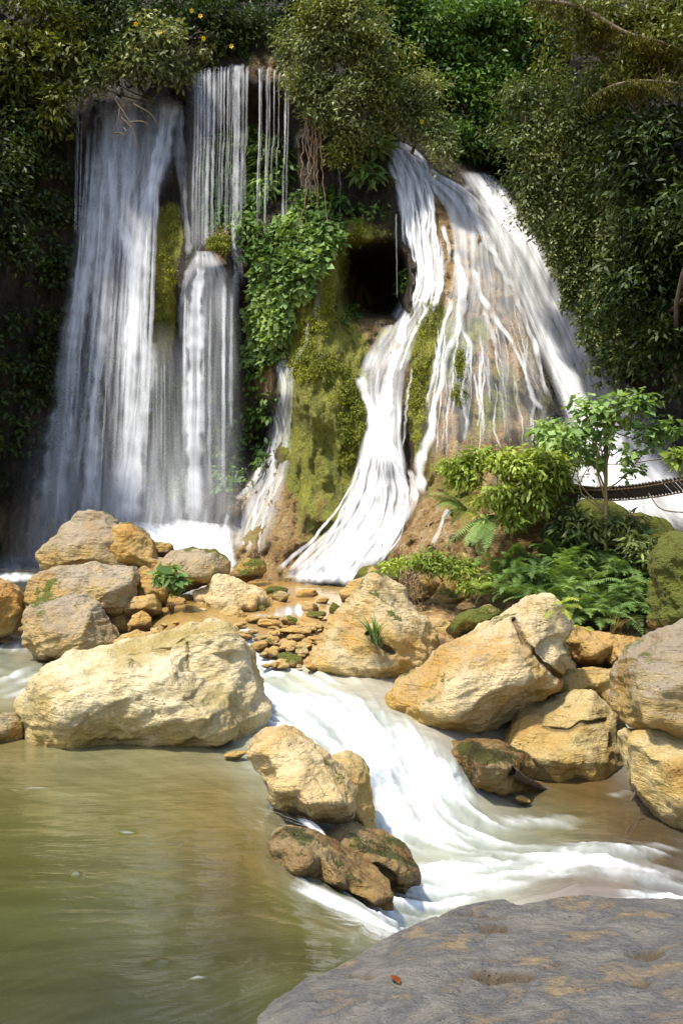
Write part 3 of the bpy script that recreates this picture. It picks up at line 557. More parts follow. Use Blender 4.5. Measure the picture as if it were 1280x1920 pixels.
boulder('long cream and orange boulder in the middle of the stream bed above the gravel', [(368,1112),(392,1100),(398,1076),(420,1080),(455,1096),(490,1110),(502,1132),(488,1148),(462,1160),(425,1168),(380,1155),(366,1135)], 12.9, M_cream,
 inter=[(410,1095,.2),(440,1112,.28),(480,1122,.2),(400,1125,.36),(440,1138,.42),(470,1140,.3),(395,1145,.3)], seed=13, rough=1.3)
boulder('cream boulder in front of the long cream and orange one', [(410,1150),(428,1136),(448,1140),(463,1158),(458,1170),(435,1178),(414,1170)], 12.3, M_cream, seed=14, rough=1.3)
boulder('small pale wedge shaped rock below the little leafy plant', [(332,1158),(345,1146),(372,1142),(388,1142),(380,1162),(362,1170),(338,1168)], 12.3, M_cream, seed=15)
boulder('small speckled mossy rock left of the stream gravel', [(240,1172),(250,1154),(264,1147),(284,1160),(283,1178),(262,1190),(242,1186)], 11.9, M_orange, seed=16)
boulder('flat tan rock showing behind the huge pale boulder', [(212,1205),(225,1190),(255,1182),(290,1190),(300,1205),(270,1222),(225,1222)], 11.3, M_ochre, seed=17)
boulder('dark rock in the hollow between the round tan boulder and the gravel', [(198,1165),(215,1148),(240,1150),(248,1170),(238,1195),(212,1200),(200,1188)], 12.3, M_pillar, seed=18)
boulder('slanted cream boulder with diagonal grain and a tuft of grass, centre of the stream', [(580,1240),(585,1220),(610,1188),(640,1150),(672,1118),(702,1086),(728,1092),(750,1104),(762,1130),(790,1160),(815,1192),(832,1232),(815,1262),(785,1275),(740,1292),(690,1294),(620,1284),(588,1266)], 11.0, M_ochre,
 inter=[(700,1110,.06),(735,1135,.18),(650,1165,.2),(700,1160,.28),(760,1175,.32),(620,1205,.3),(680,1200,.4),(740,1195,.50),(700,1222,.42),(790,1215,.4),(620,1245,.46),(680,1255,.55),(750,1245,.5),(790,1250,.3),(650,1272,.42)], back=1.2, strata=1.0, tilt=(0.45,0.1,0.9), seed=19, pits=0.5, smooth=2,
 cracks=[([(690,1190),(715,1210),(735,1222)],6,0.10)])
boulder('orange rock behind the slanted cream boulder at the foot of the white cascade', [(637,1112),(655,1092),(690,1084),(712,1092),(700,1120),(665,1135),(642,1128)], 12.6, M_orange, seed=20)
boulder('big golden boulder tilted over the white rapids with a dark crack across it', [(742,1322),(758,1292),(798,1255),(838,1216),(890,1194),(940,1166),(985,1150),(1012,1128),(1030,1122),(1048,1145),(1062,1168),(1060,1190),(1046,1202),(1044,1258),(1041,1286),(1005,1312),(965,1345),(910,1378),(858,1398),(800,1388),(755,1355)], 9.6, M_ochre,
 inter=[(770,1315,.25),(800,1285,.3),(850,1240,.25),(900,1215,.25),(950,1185,.2),(1000,1165,.15),(1030,1175,.12),(1000,1215,.35),(1025,1250,.30),(960,1250,.55),(900,1270,.6),(850,1290,.62),(800,1325,.50),(830,1345,.60),(880,1325,.68),(920,1295,.68),(970,1275,.58),(1025,1280,.22),
  (900,1350,.30),(850,1375,.32),(950,1320,.28),(990,1295,.26),(790,1360,.36)], back=1.2, strata=0.6, tilt=(-0.3,0,1), seed=21, pits=0.5, vox=0.015, smooth=1, cracks=[([(965,1165),(985,1205),(1010,1235),(1038,1268)],5,0.10)])
boulder('smooth yellow boulder half sunk in brown water below the tilted golden one', [(940,1400),(955,1372),(985,1345),(1030,1335),(1065,1318),(1108,1298),(1138,1316),(1162,1342),(1172,1380),(1182,1410),(1186,1440),(1150,1470),(1095,1495),(1040,1500),(990,1485),(955,1450)], 9.25, M_yel,
 inter=[(1000,1375,.25),(1060,1350,.2),(1110,1330,.16),(1075,1385,.42),(1140,1380,.28),(1000,1420,.42),(1070,1430,.55),(1140,1430,.42),(1050,1470,.45),(1120,1465,.4)], seed=22, rough=0.6, smooth=3, cracks=[([(1020,1362),(1065,1368),(1105,1358),(1135,1352)],5,0.05)])
boulder('wet dark rock at the foot of the tilted golden boulder with water trickling off it', [(838,1412),(880,1396),(940,1396),(985,1415),(1002,1442),(988,1482),(942,1500),(880,1492),(848,1455)], 8.7, M_wet,
 inter=[(880,1415,.25),(930,1412,.25),(970,1430,.25),(900,1432,.5),(950,1440,.5),(900,1465,.42),(950,1475,.42)], seed=23, rough=1.2)
boulder('tall grey brown boulder at the right edge, resting on a yellow one', [(1172,1342),(1176,1300),(1184,1262),(1208,1222),(1240,1194),(1300,1160),(1420,1150),(1440,1300),(1430,1440),(1340,1410),(1280,1392),(1225,1378),(1180,1362)], 8.3, M_greyr,
 inter=[(1205,1260,.2),(1240,1225,.15),(1300,1210,.2),(1195,1310,.25),(1240,1290,.45),(1300,1280,.55),(1370,1300,.5),(1230,1345,.45),(1290,1365,.5),(1370,1380,.4)], seed=24, strata=0.5)
boulder('yellow boulder at the right edge under the tall grey brown one', [(1180,1388),(1190,1372),(1240,1376),(1300,1390),(1430,1420),(1440,1640),(1330,1615),(1270,1580),(1232,1540),(1200,1480),(1184,1430)], 8.05, M_yel,
 inter=[(1215,1420,.25),(1260,1430,.4),(1330,1450,.5),(1230,1480,.25),(1280,1510,.45),(1350,1540,.5),(1300,1570,.3)], seed=25, rough=0.7)
boulder('pinkish brown flat boulder under the ferns of the right bank', [(1064,1205),(1078,1180),(1105,1182),(1150,1192),(1195,1200),(1217,1215),(1212,1238),(1182,1254),(1130,1252),(1082,1240)], 10.5, M_pink, inter=[(1095,1200,.2),(1150,1208,.2),(1195,1218,.15),(1110,1228,.4),(1160,1232,.42)], seed=26, rough=1.2)
boulder('orange slab rock behind the smooth yellow boulder', [(1015,1300),(1045,1262),(1100,1254),(1165,1258),(1184,1290),(1160,1312),(1080,1325),(1030,1322)], 10.0, M_yel, seed=27)
boulder('pale rock in the gap right of the smooth yellow boulder', [(1130,1305),(1145,1292),(1172,1296),(1178,1335),(1170,1360),(1145,1350)], 9.7, M_ochre, seed=28)
boulder('rounded rock with a mossy right end beside the pinkish brown boulder', [(1165,1205),(1175,1196),(1200,1198),(1218,1212),(1222,1240),(1200,1256),(1172,1245)], 10.7, M_orange, seed=29)
boulder('yellow green mossy boulder behind the tilted golden one', [(838,1188),(850,1165),(880,1145),(920,1136),(938,1146),(938,1165),(900,1185),(855,1200)], 10.9, M_moss, seed=30)
boulder('small white stone lying behind the yellow green mossy boulder', [(855,1138),(866,1130),(885,1132),(895,1140),(880,1147),(860,1147)], 11.4, rock_mat('white_stone', (0.7,0.66,0.58), (0.62,0.56,0.46), (0.6,0.5,0.4), grey=0.1, moss=0, wet=-3, seed=14), seed=31, rough=0.5)
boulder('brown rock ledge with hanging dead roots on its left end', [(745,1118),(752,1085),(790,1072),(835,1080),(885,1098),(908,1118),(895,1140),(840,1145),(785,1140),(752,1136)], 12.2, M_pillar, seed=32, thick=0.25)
boulder('moss covered rock just right of the foot of the white cascade', [(662,1092),(672,1068),(700,1058),(735,1066),(762,1082),(755,1098),(710,1100)], 13.0, M_moss, seed=33)
boulder('orange rock by the trickle between the slanted and the tilted boulders', [(775,1192),(790,1165),(825,1160),(850,1170),(848,1195),(815,1210),(785,1208)], 11.3, M_orange, seed=34)
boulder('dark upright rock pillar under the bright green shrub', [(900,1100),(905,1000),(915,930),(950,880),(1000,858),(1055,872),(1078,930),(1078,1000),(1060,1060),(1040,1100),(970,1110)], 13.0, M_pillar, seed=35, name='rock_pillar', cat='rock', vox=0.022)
boulder('moss covered rock slope under the footbridge at the right edge', [(1060,975),(1100,955),(1140,958),(1180,972),(1235,985),(1290,1008),(1420,1040),(1430,1210),(1290,1190),(1230,1140),(1160,1090),(1080,1050)], 12.3, M_bankmoss, seed=36, name='rock', cat='rock', thick=0.4, back=1.2, vox=0.025)
boulder('tall mossy rock at the right edge above the tall grey brown boulder', [(1242,1170),(1240,1110),(1246,1045),(1275,1008),(1420,1000),(1430,1210),(1290,1205),(1252,1195)], 10.0, M_bankmoss, seed=37, rough=2.4, name='rock', cat='rock')
boulder('cream pointed rock in the foreground between the green pool and the rapids', [(464,1418),(475,1398),(492,1383),(528,1373),(550,1379),(580,1404),(620,1440),(652,1475),(668,1500),(666,1525),(650,1545),(600,1540),(558,1522),(512,1510),(498,1470),(480,1444)], 6.62, M_cream,
 inter=[(500,1405,.12),(540,1400,.12),(520,1440,.24),(570,1440,.22),(560,1480,.40),(610,1475,.26),(520,1480,.30),(630,1502,.40),(580,1506,.46),(650,1510,.28),(600,1528,.26)], back=0.7, seed=38, rough=0.6, strata=0.3, smooth=2, vox=0.010)
boulder('wet yellow rock rising behind the cream pointed one at the edge of the rapids', [(606,1440),(625,1428),(652,1424),(678,1438),(692,1462),(694,1500),(700,1545),(714,1592),(690,1596),(660,1570),(636,1510)], 7.2, M_yel,
 inter=[(640,1450,.16),(670,1470,.2),(660,1510,.3),(685,1550,.25)], seed=39, rough=0.8, back=0.6)
boulder('low wet brown rock that splits the spill from the green pool', [(508,1590),(530,1572),(575,1585),(600,1600),(650,1640),(700,1668),(736,1682),(737,1708),(705,1700),(650,1672),(590,1655),(545,1645),(520,1620)], 5.62, M_wet,
 inter=[(545,1600,.12),(580,1620,.24),(640,1655,.22),(700,1688,.14),(560,1628,.24)], seed=40, rough=0.9, back=0.6, vox=0.010, name='rock', cat='rock')
boulder('wet moss brown rock in the rapids, its right end hollowed and dark', [(590,1600),(620,1575),(655,1562),(690,1578),(725,1592),(762,1612),(784,1635),(786,1660),(760,1680),(735,1672),(700,1665),(650,1640)], 6.35, M_wet,
 inter=[(640,1590,.16),(680,1600,.2),(720,1615,.24),(755,1640,.2),(690,1635,.34),(730,1650,.24)], seed=41, rough=1.3, back=0.6, vox=0.010, name='rock', cat='rock', cracks=[([(700,1632),(730,1650)],12,0.09)])
boulder('broad slate grey slab with small hollows filling the lower right foreground', [(476,1888,3.95),(510,1868,4.02),(560,1845,4.1),(640,1810,4.3),(700,1775,4.5),(745,1748,4.6),(800,1728,4.7),(860,1705,4.75),(900,1694,4.8),(945,1692,4.85),(968,1702,4.75),(1000,1700,4.75),(1060,1688,4.85),(1100,1680,4.9),(1200,1684,4.8),(1300,1690,4.7),(1480,1700,4.4),(1560,2200,2.5),(900,2250,2.5),(560,2150,2.9),(482,1915,3.75)], 4.2, M_slab,
 inter=[(560,1890,4.2-3.72),(620,1860,4.2-3.85),(700,1850,4.2-3.80),(640,1950,4.2-3.45),(800,1780,4.2-4.2),(800,1880,4.2-3.58),(900,1740,4.2-4.42),(940,1720,4.2-4.55),(960,1820,4.2-3.85),(900,1930,4.2-3.3),(1020,1720,4.2-4.55),(1080,1780,4.2-4.05),(1100,1860,4.2-3.55),(1180,1720,4.2-4.45),(1240,1800,4.2-3.85),(1250,1900,4.2-3.3),(1380,1780,4.2-3.8),(1100,2000,4.2-2.95),(750,2030,4.2-3.1),(1400,2000,4.2-2.85)],
 back=0.7, down=True, facet=0.12, seed=42, rough=0.42, pits=0.06, vox=0.013, smooth=1, name='rock_slab', cat='rock slab',
 cracks=[([(905,1832),(975,1834)],20,0.06),([(1180,1790),(1225,1786)],14,0.05),([(920,1742),(940,1740)],16,0.045),([(1018,1815),(1045,1800)],11,0.035),([(1190,1842),(1200,1842)],16,0.05),([(668,1832),(690,1838)],12,0.03),([(830,1722),(880,1712),(945,1722)],5,0.03)])

# stones of the stream bed: three source shapes, each stone its own object
def stone_mesh(seed, mat):
    r = np.random.default_rng(seed); bm = bmesh.new(); bmesh.ops.create_icosphere(bm, subdivisions=4, radius=1.0)
    v = np.array([q.co[:] for q in bm.verts])
    for k in range(9):
        n = r.normal(size=3); n /= np.linalg.norm(n); h = r.uniform(0.55, 0.8); dd = v@n; v -= np.maximum(dd-h, 0)[:, None]*n*0.85
    v *= 1+0.10*fbm(v*1.5+seed, 3)[:, None]+0.03*fbm(v*6+seed, 2)[:, None]
    for q, c in zip(bm.verts, v): q.co = c
    for f in bm.faces: f.smooth = True
    me = bpy.data.meshes.new('stone'); bm.to_mesh(me); bm.free(); me.materials.append(mat); at = me.attributes.new('hw', 'FLOAT', 'POINT'); at.data.foreach_set('value', ((v[:, 2]+.75)*.16).astype(np.float32)); return me
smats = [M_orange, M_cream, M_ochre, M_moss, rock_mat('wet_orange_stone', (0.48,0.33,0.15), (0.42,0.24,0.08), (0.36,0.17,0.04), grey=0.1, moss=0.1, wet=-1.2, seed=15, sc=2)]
smesh = [stone_mesh(10+k, smats[k % 5]) for k in range(15)]
explicit = [(515,1108,50,20,14.0,3),(575,1115,44,18,13.8,0),(480,1140,46,14,13.0,3),(525,1122,34,22,13.3,2),(580,1140,36,22,12.9,0),(605,1128,24,14,13.1,0),(630,1145,26,30,12.7,3),(595,1152,40,12,12.6,3),(505,1170,44,16,12.3,0),(545,1165,34,20,12.2,3),(575,1172,50,13,12.2,1),
 (548,1183,56,12,12.0,1),(475,1185,20,9,12.1,0),(508,1190,20,10,11.9,1),(508,1205,28,14,11.6,3),(485,1212,36,18,11.4,0),(505,1225,34,16,11.2,4),(540,1212,40,16,11.5,1),(570,1210,30,10,11.6,1),(545,1238,50,24,10.9,3),(500,1248,20,10,10.8,4),(525,1243,30,14,10.8,1),(565,1222,30,14,11.2,1),(590,1198,28,10,11.9,4),(610,1180,28,12,12.1,1),(630,1195,30,14,11.7,0),(615,1162,30,12,12.4,1),(640,1172,24,12,12.2,4),
 (320,1193,36,13,11.6,4),(345,1198,50,14,11.4,4),(380,1182,36,14,11.8,4),(430,1180,40,14,11.9,1),(455,1190,26,12,11.6,0),(300,1205,30,12,11.3,1),(365,1205,40,12,11.2,0),(770,1150,30,12,11.8,1),(795,1142,26,10,11.9,0),(830,1150,30,10,11.7,4),(830,1212,24,12,11.0,4),(905,1175,26,12,10.9,1),
 (1060,1248,26,14,10.2,0),(1050,1235,22,12,10.3,0),(1092,1175,34,14,10.6,1),(330,1130,46,20,12.7,0),(352,1120,30,14,12.8,4),(20,1108,60,10,13.4,4),(50,1120,40,10,13.2,4),(440,1415,40,14,8.3,4),(980,1500,30,12,8.7,4),(985,1165,18,8,10.8,1)]
nst = 0
WYG = WY0.reshape(wx.shape)
def samp_w(x, y): return WYG[int(np.clip(np.searchsorted(WY, y), 0, len(WY)-1)), int((x-WX[0])/3)]
def stone(px, py, wpx, hpx, Y, mk):
    global nst
    me = smesh[[i for i in range(15) if i % 5 == mk][nst % 3]]; o = bpy.data.objects.new('stone', me); C.objects.link(o)
    Y = float(samp_w(px, py))-0.10-0.05*random.random(); o.location = tuple(P(px, py, Y)); s = Y/F/2
    o.scale = (wpx*s*1.08, wpx*s*random.uniform(.7, 1), hpx*s*1.3); o.rotation_euler = (random.uniform(-.15, .15), random.uniform(-.2, .2), random.uniform(-.5, .5)); nst += 1
    return o
names = {3: 'green mossy stone', 0: 'orange brown stone', 1: 'pale cream stone', 2: 'tan stone', 4: 'wet ochre brown stone'}
def zone(px, py):
    if px < 100: return 'at the left edge below the plunge pool'
    if px < 470: return 'in the shallows behind the huge pale boulder'
    if px < 700: return 'on the gravel bar left of the slanted cream boulder'
    return 'behind the tilted golden boulder'
for e in explicit: tag(stone(*e), names[e[5]]+' '+zone(e[0], e[1]), 'stone', names[e[5]]+' '+zone(e[0], e[1]))
r2 = np.random.default_rng(5)
for k in range(150):
    if k < 95:
        px, py = r2.uniform(465, 660), r2.uniform(1155, 1255)
        if px+1.1*(py-1150) > 700 or px < 470+max(0, py-1215)*1.0: continue
        Y = float(np.interp(py, [1150, 1180, 1210, 1250], [12.7, 12.1, 11.45, 10.7]))
    elif k < 130: px, py = r2.uniform(270, 470), r2.uniform(1165, 1205); Y = float(np.interp(py, [1165, 1205], [12.3, 11.3]))
    else: px, py = r2.uniform(740, 1050), r2.uniform(1135, 1165); Y = float(np.interp(py, [1135, 1165], [11.9, 11.2]))
    w_ = r2.uniform(9, 26); tag(stone(px, py+2, w_, w_*r2.uniform(.4, .6), Y, int(r2.choice([0, 1, 4, 4, 1]))), 'small wet pebble '+zone(px, py), 'pebble', 'pebbles '+zone(px, py))

# ------------------------------------------------------------------ waterfalls
F_shade = fall_mat('falling_water_shaded', (0.92, 0.94, 0.97), gain=0.92); F_sun = fall_mat('falling_water_sunlit', (0.80, 0.81, 0.82), gain=1.1)  # one water tinted twice: whiter for shaded falls, dimmer for sunlit ones
class Fall:
    def __init__(s): s.v = []; s.f = []; s.u = []; s.d = []; s.n = 0; s.k = 0
    def strip(s, st, nu=10, nv=60, off=0.08, follow=True, wob=0.0, Yb=None, soft=0.35):
        """st: (xL, yL, xR, yR, density[, Y]) down the flow"""
        st = np.array(st, float); A = catmull(st, nv); t = np.linspace(0, 1, nu)[None, :]
        x = A[:, 0:1]*(1-t)+A[:, 2:3]*t; y = A[:, 1:2]*(1-t)+A[:, 3:4]*t
        brk = np.ones((nv, 1))
        if nu < 16:
            ym = y.mean(1); N1 = lambda sc, o_: perlin(np.stack([ym/sc, 0*ym+s.k*1.37, 0*ym+o_], 1))[:, None]
            xm = x.mean(1, keepdims=True); x = xm+(x-xm)*(1+0.55*N1(38, 0)+0.35*N1(14, 3)); x = x+(1.6*N1(11, 7)+2.6*N1(30, 9))*(1 if follow else .35); brk = 0.72+0.75*N1(22, 5)*(1 if follow else .5)
        if wob: x = x+wob*perlin(np.stack([x/40+s.k, y/70, 0*x], -1).reshape(-1, 3)).reshape(x.shape)
        if follow: Y = D(x, y)-off
        else: Y = np.repeat(A[:, 5:6], nu, 1)
        p = P(x, y, Y).reshape(nv, nu, 3)
        edge = sstep(0, soft, t)*sstep(0, soft, 1-t)*(0.75+0.5*perlin(np.stack([x/9+s.k*3, y/90, 0*x], -1).reshape(-1, 3)).reshape(x.shape))
        vv = np.linspace(0, 1, nv)[:, None]; d = A[:, 4:5]*brk*edge*sstep(-0.001, 0.04, vv)*sstep(-0.001, 0.07, 1-vv)
        lv = np.cumsum(np.r_[0, np.linalg.norm(np.diff(p[:, nu//2], axis=0), axis=1)])[:, None]+s.k*3.3
        wd = np.linalg.norm(p[:, -1]-p[:, 0], axis=1).mean(); uu = (t-0.5)*wd+s.k*7.7
        s.v.append(p.reshape(-1, 3)); s.f.append(grid_faces(nv, nu, s.n)); s.d.append(np.clip(d, 0, 1).ravel())
        s.u.append(np.stack([np.repeat(uu, nv, 0), np.repeat(lv, nu, 1), 0*x], -1).reshape(-1, 3)); s.n += nv*nu; s.k += 1
    def ribbon(s, path, nu=5, **kw):
        """path: (x, y, width px, density[, Y])"""
        q = np.array(path, float); t = np.gradient(q[:, :2], axis=0); t /= np.linalg.norm(t, axis=1)[:, None]; nrm = np.stack([t[:, 1], -t[:, 0]], 1)
        L = q[:, :2]-nrm*q[:, 2:3]/2; R = q[:, :2]+nrm*q[:, 2:3]/2
        st = np.column_stack([L, R, q[:, 3:]]); s.strip(st, nu=nu, **kw)
    def done(s, name, mat, label):
        o = mesh(name, np.vstack(s.v), np.vstack(s.f), mat, attrs={'flow': np.vstack(s.u), 'dens': np.concatenate(s.d)}); return tag(o, label, 'waterfall')
fr = np.random.default_rng(21)
L = Fall()
lip, bot = 17.45, 16.75
def ex(pts): # add free-fall distance by height
    return [tuple(q)+(float(np.interp(q[1] if len(q) == 4 else q[1], [180, 300, 1000], [lip, 17.15, bot])),) for q in pts]
L.strip(ex([(190,192,345,180,.0),(172,205,350,190,.30),(144,330,340,300,.30),(132,420,302,390,.28),(112,560,286,560,.24),(92,700,276,690,.18),(72,850,276,840,.15),(50,1000,272,1000,.12)]), nu=50, nv=120, follow=False, soft=0.3)
L.ribbon(ex([(322,185,40,.8),(308,260,50,1),(284,360,48,.95),(268,460,40,.85),(262,600,40,.9),(260,700,44,.85),(248,820,54,.85),(232,985,76,.9)]), nu=14, nv=100, follow=False)
L.ribbon(ex([(215,195,50,.5),(205,300,60,.65),(185,420,60,.6),(155,540,50,.7),(135,640,46,.6),(118,780,50,.5),(92,985,76,.35)]), nu=14, nv=100, follow=False)
L.ribbon(ex([(250,205,30,.3),(240,330,36,.6),(232,420,30,.7),(245,480,24,.9),(248,560,28,1),(240,660,26,.9),(235,760,24,.5)]), nu=8, nv=80, follow=False)
L.ribbon(ex([(205,280,14,.6),(215,400,18,.9),(205,480,18,.8),(195,620,24,.9),(178,760,30,.9),(168,975,38,.9)]), nu=8, nv=90, follow=False)
L.ribbon(ex([(285,640,24,.2),(280,700,34,.55),(262,800,42,.65),(240,985,60,.75)]), nu=10, nv=80, follow=False)
L.ribbon(ex([(335,190,24,.5),(338,300,20,.4),(342,360,10,.3),(344,420,6,.2)]), nu=6, nv=60, follow=False)
for k in range(26):
    x0 = fr.uniform(165, 300); x1 = x0-(350-x0)*0.22-fr.uniform(0, 40); y0 = fr.uniform(190, 420)
    xm = lambda yy: x0+(x1-x0)*((yy-y0)/(980-y0))
    L.ribbon(ex([(xm(y), y, fr.uniform(4, 12), dd) for y, dd in zip(np.linspace(y0, fr.uniform(700, 985), 5), [.3, .6, .55, .45, .25])]), nu=4, nv=60, follow=False)
for x in (146, 143, 152): L.ribbon([(x+2,215,3,.4,17.3),(x,300,4,.5,17.2),(x-3,440,4,.45,17.0)], nu=3, nv=50, follow=False)
L.strip([(270,600,330,600,.0,17.0),(266,680,352,680,.16,16.95),(258,800,358,800,.18,16.9),(250,985,362,985,.22,16.8)], nu=24, nv=60, follow=False, soft=.4)
L.strip([(30,760,470,760,.0,16.15),(20,860,480,860,.10,16.1),(10,940,490,940,.22,16.05),(0,1010,480,1010,.34,16.0),(0,1060,470,1060,.3,15.95)], nu=60, nv=50, follow=False, soft=.25)
L.strip([(222,975,345,985,.35,16.4),(235,990,352,995,.6,16.2),(250,1010,352,1015,.75,15.9),(262,1035,350,1035,.8,15.5)], nu=16, nv=20, follow=False)
L.strip([(-40,1035,130,1035,.0,16.3),(-40,1062,140,1060,.25,16.2),(-40,1085,150,1083,.4,16.1),(-40,1096,150,1092,.3,15.8)], nu=16, nv=20, follow=False)
L.done('waterfall', F_shade, 'wide silky left waterfall pouring from under the overhanging trees')
# the threads that drop from the ledge in the middle
L = Fall()
for x, w_, y1, dn in [(366,8,420,.5),(378,6,460,.5),(392,10,480,.8),(402,7,480,.65),(415,8,470,.5),(421,6,330,.6),(428,7,430,.55),(441,11,500,.7),(447,17,520,.8),(456,10,480,.6),(463,6,330,.5),(487,6,420,.65),(491,4,360,.4),(501,6,450,.6),(506,4,330,.45),(514,5,300,.5),(523,3,300,.4),(535,7,430,.7),(540,5,500,.55),(372,6,470,.5),(384,5,470,.5),(410,4,400,.5),(432,4,380,.4),(436,4,460,.5)]:
    yt = 132+abs(x-440)**1.6*0.010+fr.uniform(-3, 3); Y = 16.74+fr.uniform(-.05, .05)
    dn *= .85; w_ *= fr.uniform(.55, 1.0)
    L.ribbon([(x+fr.uniform(-5, 5), yt-12, w_*1.3, dn*.6, float(D(x, yt-12))-0.08),(x, yt+6, w_, dn, Y),(x-1, yt+120, w_*.9, dn*.9, Y-0.05),(x-4, (yt+y1)/2+60, w_, dn*.7, Y-0.1),(x-5, y1+60, w_*1.3, dn*.45, Y-0.15)], nu=4, nv=70, follow=False)
L.strip([(352,140,440,128,.10,16.8),(346,170,430,160,.16,16.72),(344,330,405,330,.10,16.65),(348,480,400,480,.08,16.5)], nu=26, nv=60, follow=False, soft=.35)
L.strip([(346,300,352,300,.1,16.9),(343,380,352,380,.35,16.8),(345,480,365,480,.45,16.6)], nu=5, nv=40, follow=False)
# over the rock dome and down
L.strip([(362,470,404,470,.3),(352,490,420,490,.6),(342,520,436,520,.62),(338,560,446,560,.5)], nu=24, nv=40, off=0.14, wob=3)
L.strip([(348,500,438,500,.0,16.32),(340,525,446,525,.12,16.3),(336,560,448,560,.26,16.3),(328,640,456,640,.20,16.25),(322,800,460,800,.14,16.2),(334,985,450,985,.06,16.1)], nu=40, nv=80, follow=False, soft=.3)
L.ribbon([(378,500,26,.6,16.35),(368,560,34,.95,16.25),(366,640,36,1,16.2),(365,800,36,1,16.15),(364,985,44,1,16.1)], nu=12, nv=80, follow=False)
for k in range(9):
    x0 = fr.uniform(335, 446); L.ribbon([(x0,fr.uniform(520, 560),fr.uniform(3, 12),fr.uniform(.15, .35),16.3),(x0-2,680,8,.4,16.2),(x0-2,fr.uniform(760, 960),9,.2,16.15)], nu=4, nv=50, follow=False)
L.ribbon([(372,480,14,.4),(352,520,16,.6),(340,570,12,.6),(337,640,8,.4)], nu=6, nv=40, off=.16)
for x in (288, 294, 303, 309): L.ribbon([(x, 670+fr.uniform(-10, 20), 3, .5, 17.1),(x, 780, 3, .4, 17.0),(x, 880, 3, .2, 17.0)], nu=3, nv=30, follow=False)
L.strip([(330,972,436,985,.4),(300,985,440,1000,.9),(240,1015,440,1040,1),(240,1075,446,1075,1)], nu=30, nv=30, off=0.26, wob=3, soft=.12)
L.strip([(345,978,432,990,.3),(342,990,436,1004,.7),(338,1010,440,1020,.62),(330,1040,446,1045,.62),(322,1072,450,1070,.6)], nu=24, nv=40, off=0.20, wob=3)
L.ribbon([(405,985,14,.5),(420,1010,16,.8),(428,1040,20,.9),(434,1066,26,.9)], nu=8, nv=40, off=.24)
L.done('waterfall', F_shade, 'thin strings of water dropping from the middle ledge past hanging ferns')
L = Fall()
L.strip([(510,672,536,668,.4),(516,720,552,720,.5),(505,790,548,800,.5),(488,860,545,870,.5),(448,920,534,930,.52),(418,985,522,990,.42),(410,1030,505,1040,.3)], nu=26, nv=90, off=.07, wob=6)
L.ribbon([(505,850,14,.6),(480,895,12,.7),(450,930,10,.8),(428,965,10,.7),(418,1000,8,.5)], nu=6, nv=60, off=.12)
L.ribbon([(520,760,10,.5),(515,850,12,.6),(512,890,14,.6),(498,915,10,.7),(482,945,9,.7),(475,990,10,.6),(466,1035,12,.4)], nu=6, nv=80, off=.11)
L.ribbon([(530,890,8,.4),(512,930,6,.5),(500,960,6,.5),(488,1000,6,.6),(484,1040,6,.3)], nu=5, nv=60, off=.11)
L.done('waterfall', F_sun, 'thin veil of water sliding down the left foot of the mossy buttress')
L = Fall()
L.ribbon([(597,525,12,.35),(596,570,16,.3),(590,600,10,.3)], nu=5, nv=30, off=.10)
L.done('waterfall', F_sun, 'short wet film over the round moss cushion of the buttress')
L = Fall()
L.ribbon([(577,600,5,.7),(576,625,5,.7),(573,645,8,.6),(560,665,8,.5),(548,690,6,.4),(546,760,6,.4),(540,830,6,.3)], nu=4, nv=60, off=.12)
L.done('waterfall', F_sun, 'thin thread dripping off the moss cushion onto the buttress')
L = Fall()
L.ribbon([(622,245,8,.5),(632,290,8,.55),(637,340,5,.5),(637,400,4,.4),(638,460,4,.25)], nu=4, nv=50, off=.2)
L.done('waterfall', F_sun, 'thin thread falling beside the dry roots in the middle')
L = Fall()
L.ribbon([(742,400,4,.5,15.7),(743,470,3,.5,15.7),(744,560,3,.4,15.7)], nu=3, nv=40, follow=False)
L.done('waterfall', F_sun, 'single thread of water falling in front of the cave mouth')
# the double cascade on the right mound
L = Fall()
L.strip([(722,262,752,262,.5),(728,290,790,290,.8),(738,340,815,340,.66),(748,400,822,420,.55),(755,460,835,470,.60),(762,510,835,530,.66),(748,560,830,560,.5),(712,620,790,620,.42),(684,670,772,660,.34),(668,700,765,700,.3)], nu=44, nv=130, off=.13, wob=6, soft=.15)
L.strip([(684,655,775,650,.3),(672,700,765,690,.34),(672,740,757,740,.4),(690,790,755,790,.8),(676,830,757,830,.7),(662,880,760,870,.55),(645,930,770,930,.5),(632,980,775,960,.6),(600,1030,740,1020,.95),(555,1070,705,1070,.95),(530,1095,690,1098,.85)], nu=50, nv=130, off=.15, wob=8, soft=.14)
L.ribbon([(672,705,20,.8),(685,735,22,1),(698,775,26,1),(712,830,40,.9),(712,900,40,.7),(696,980,46,.7),(660,1050,80,1),(630,1092,90,1)], nu=14, nv=90, off=.2, wob=5)
L.ribbon([(775,560,26,.7),(755,620,30,.85),(735,700,28,.9),(720,780,34,1),(705,870,30,.9)], nu=10, nv=90, off=.2, wob=5)
L.strip([(560,1040,600,1035,.15),(545,1060,610,1055,.35),(520,1085,620,1085,.4)], nu=24, nv=40, off=.12)
for k in range(26):
    a = fr.uniform(640, 770); L.ribbon([(a*.35+715*.65,fr.uniform(800, 860),8,.5),(a,930,fr.uniform(4, 9),.85),(a-15-(770-a)*.3,1000,fr.uniform(4, 9),.8),(a-60-(770-a)*.55,1070,fr.uniform(5, 12),.6)], nu=4, nv=60, off=.24, wob=7)
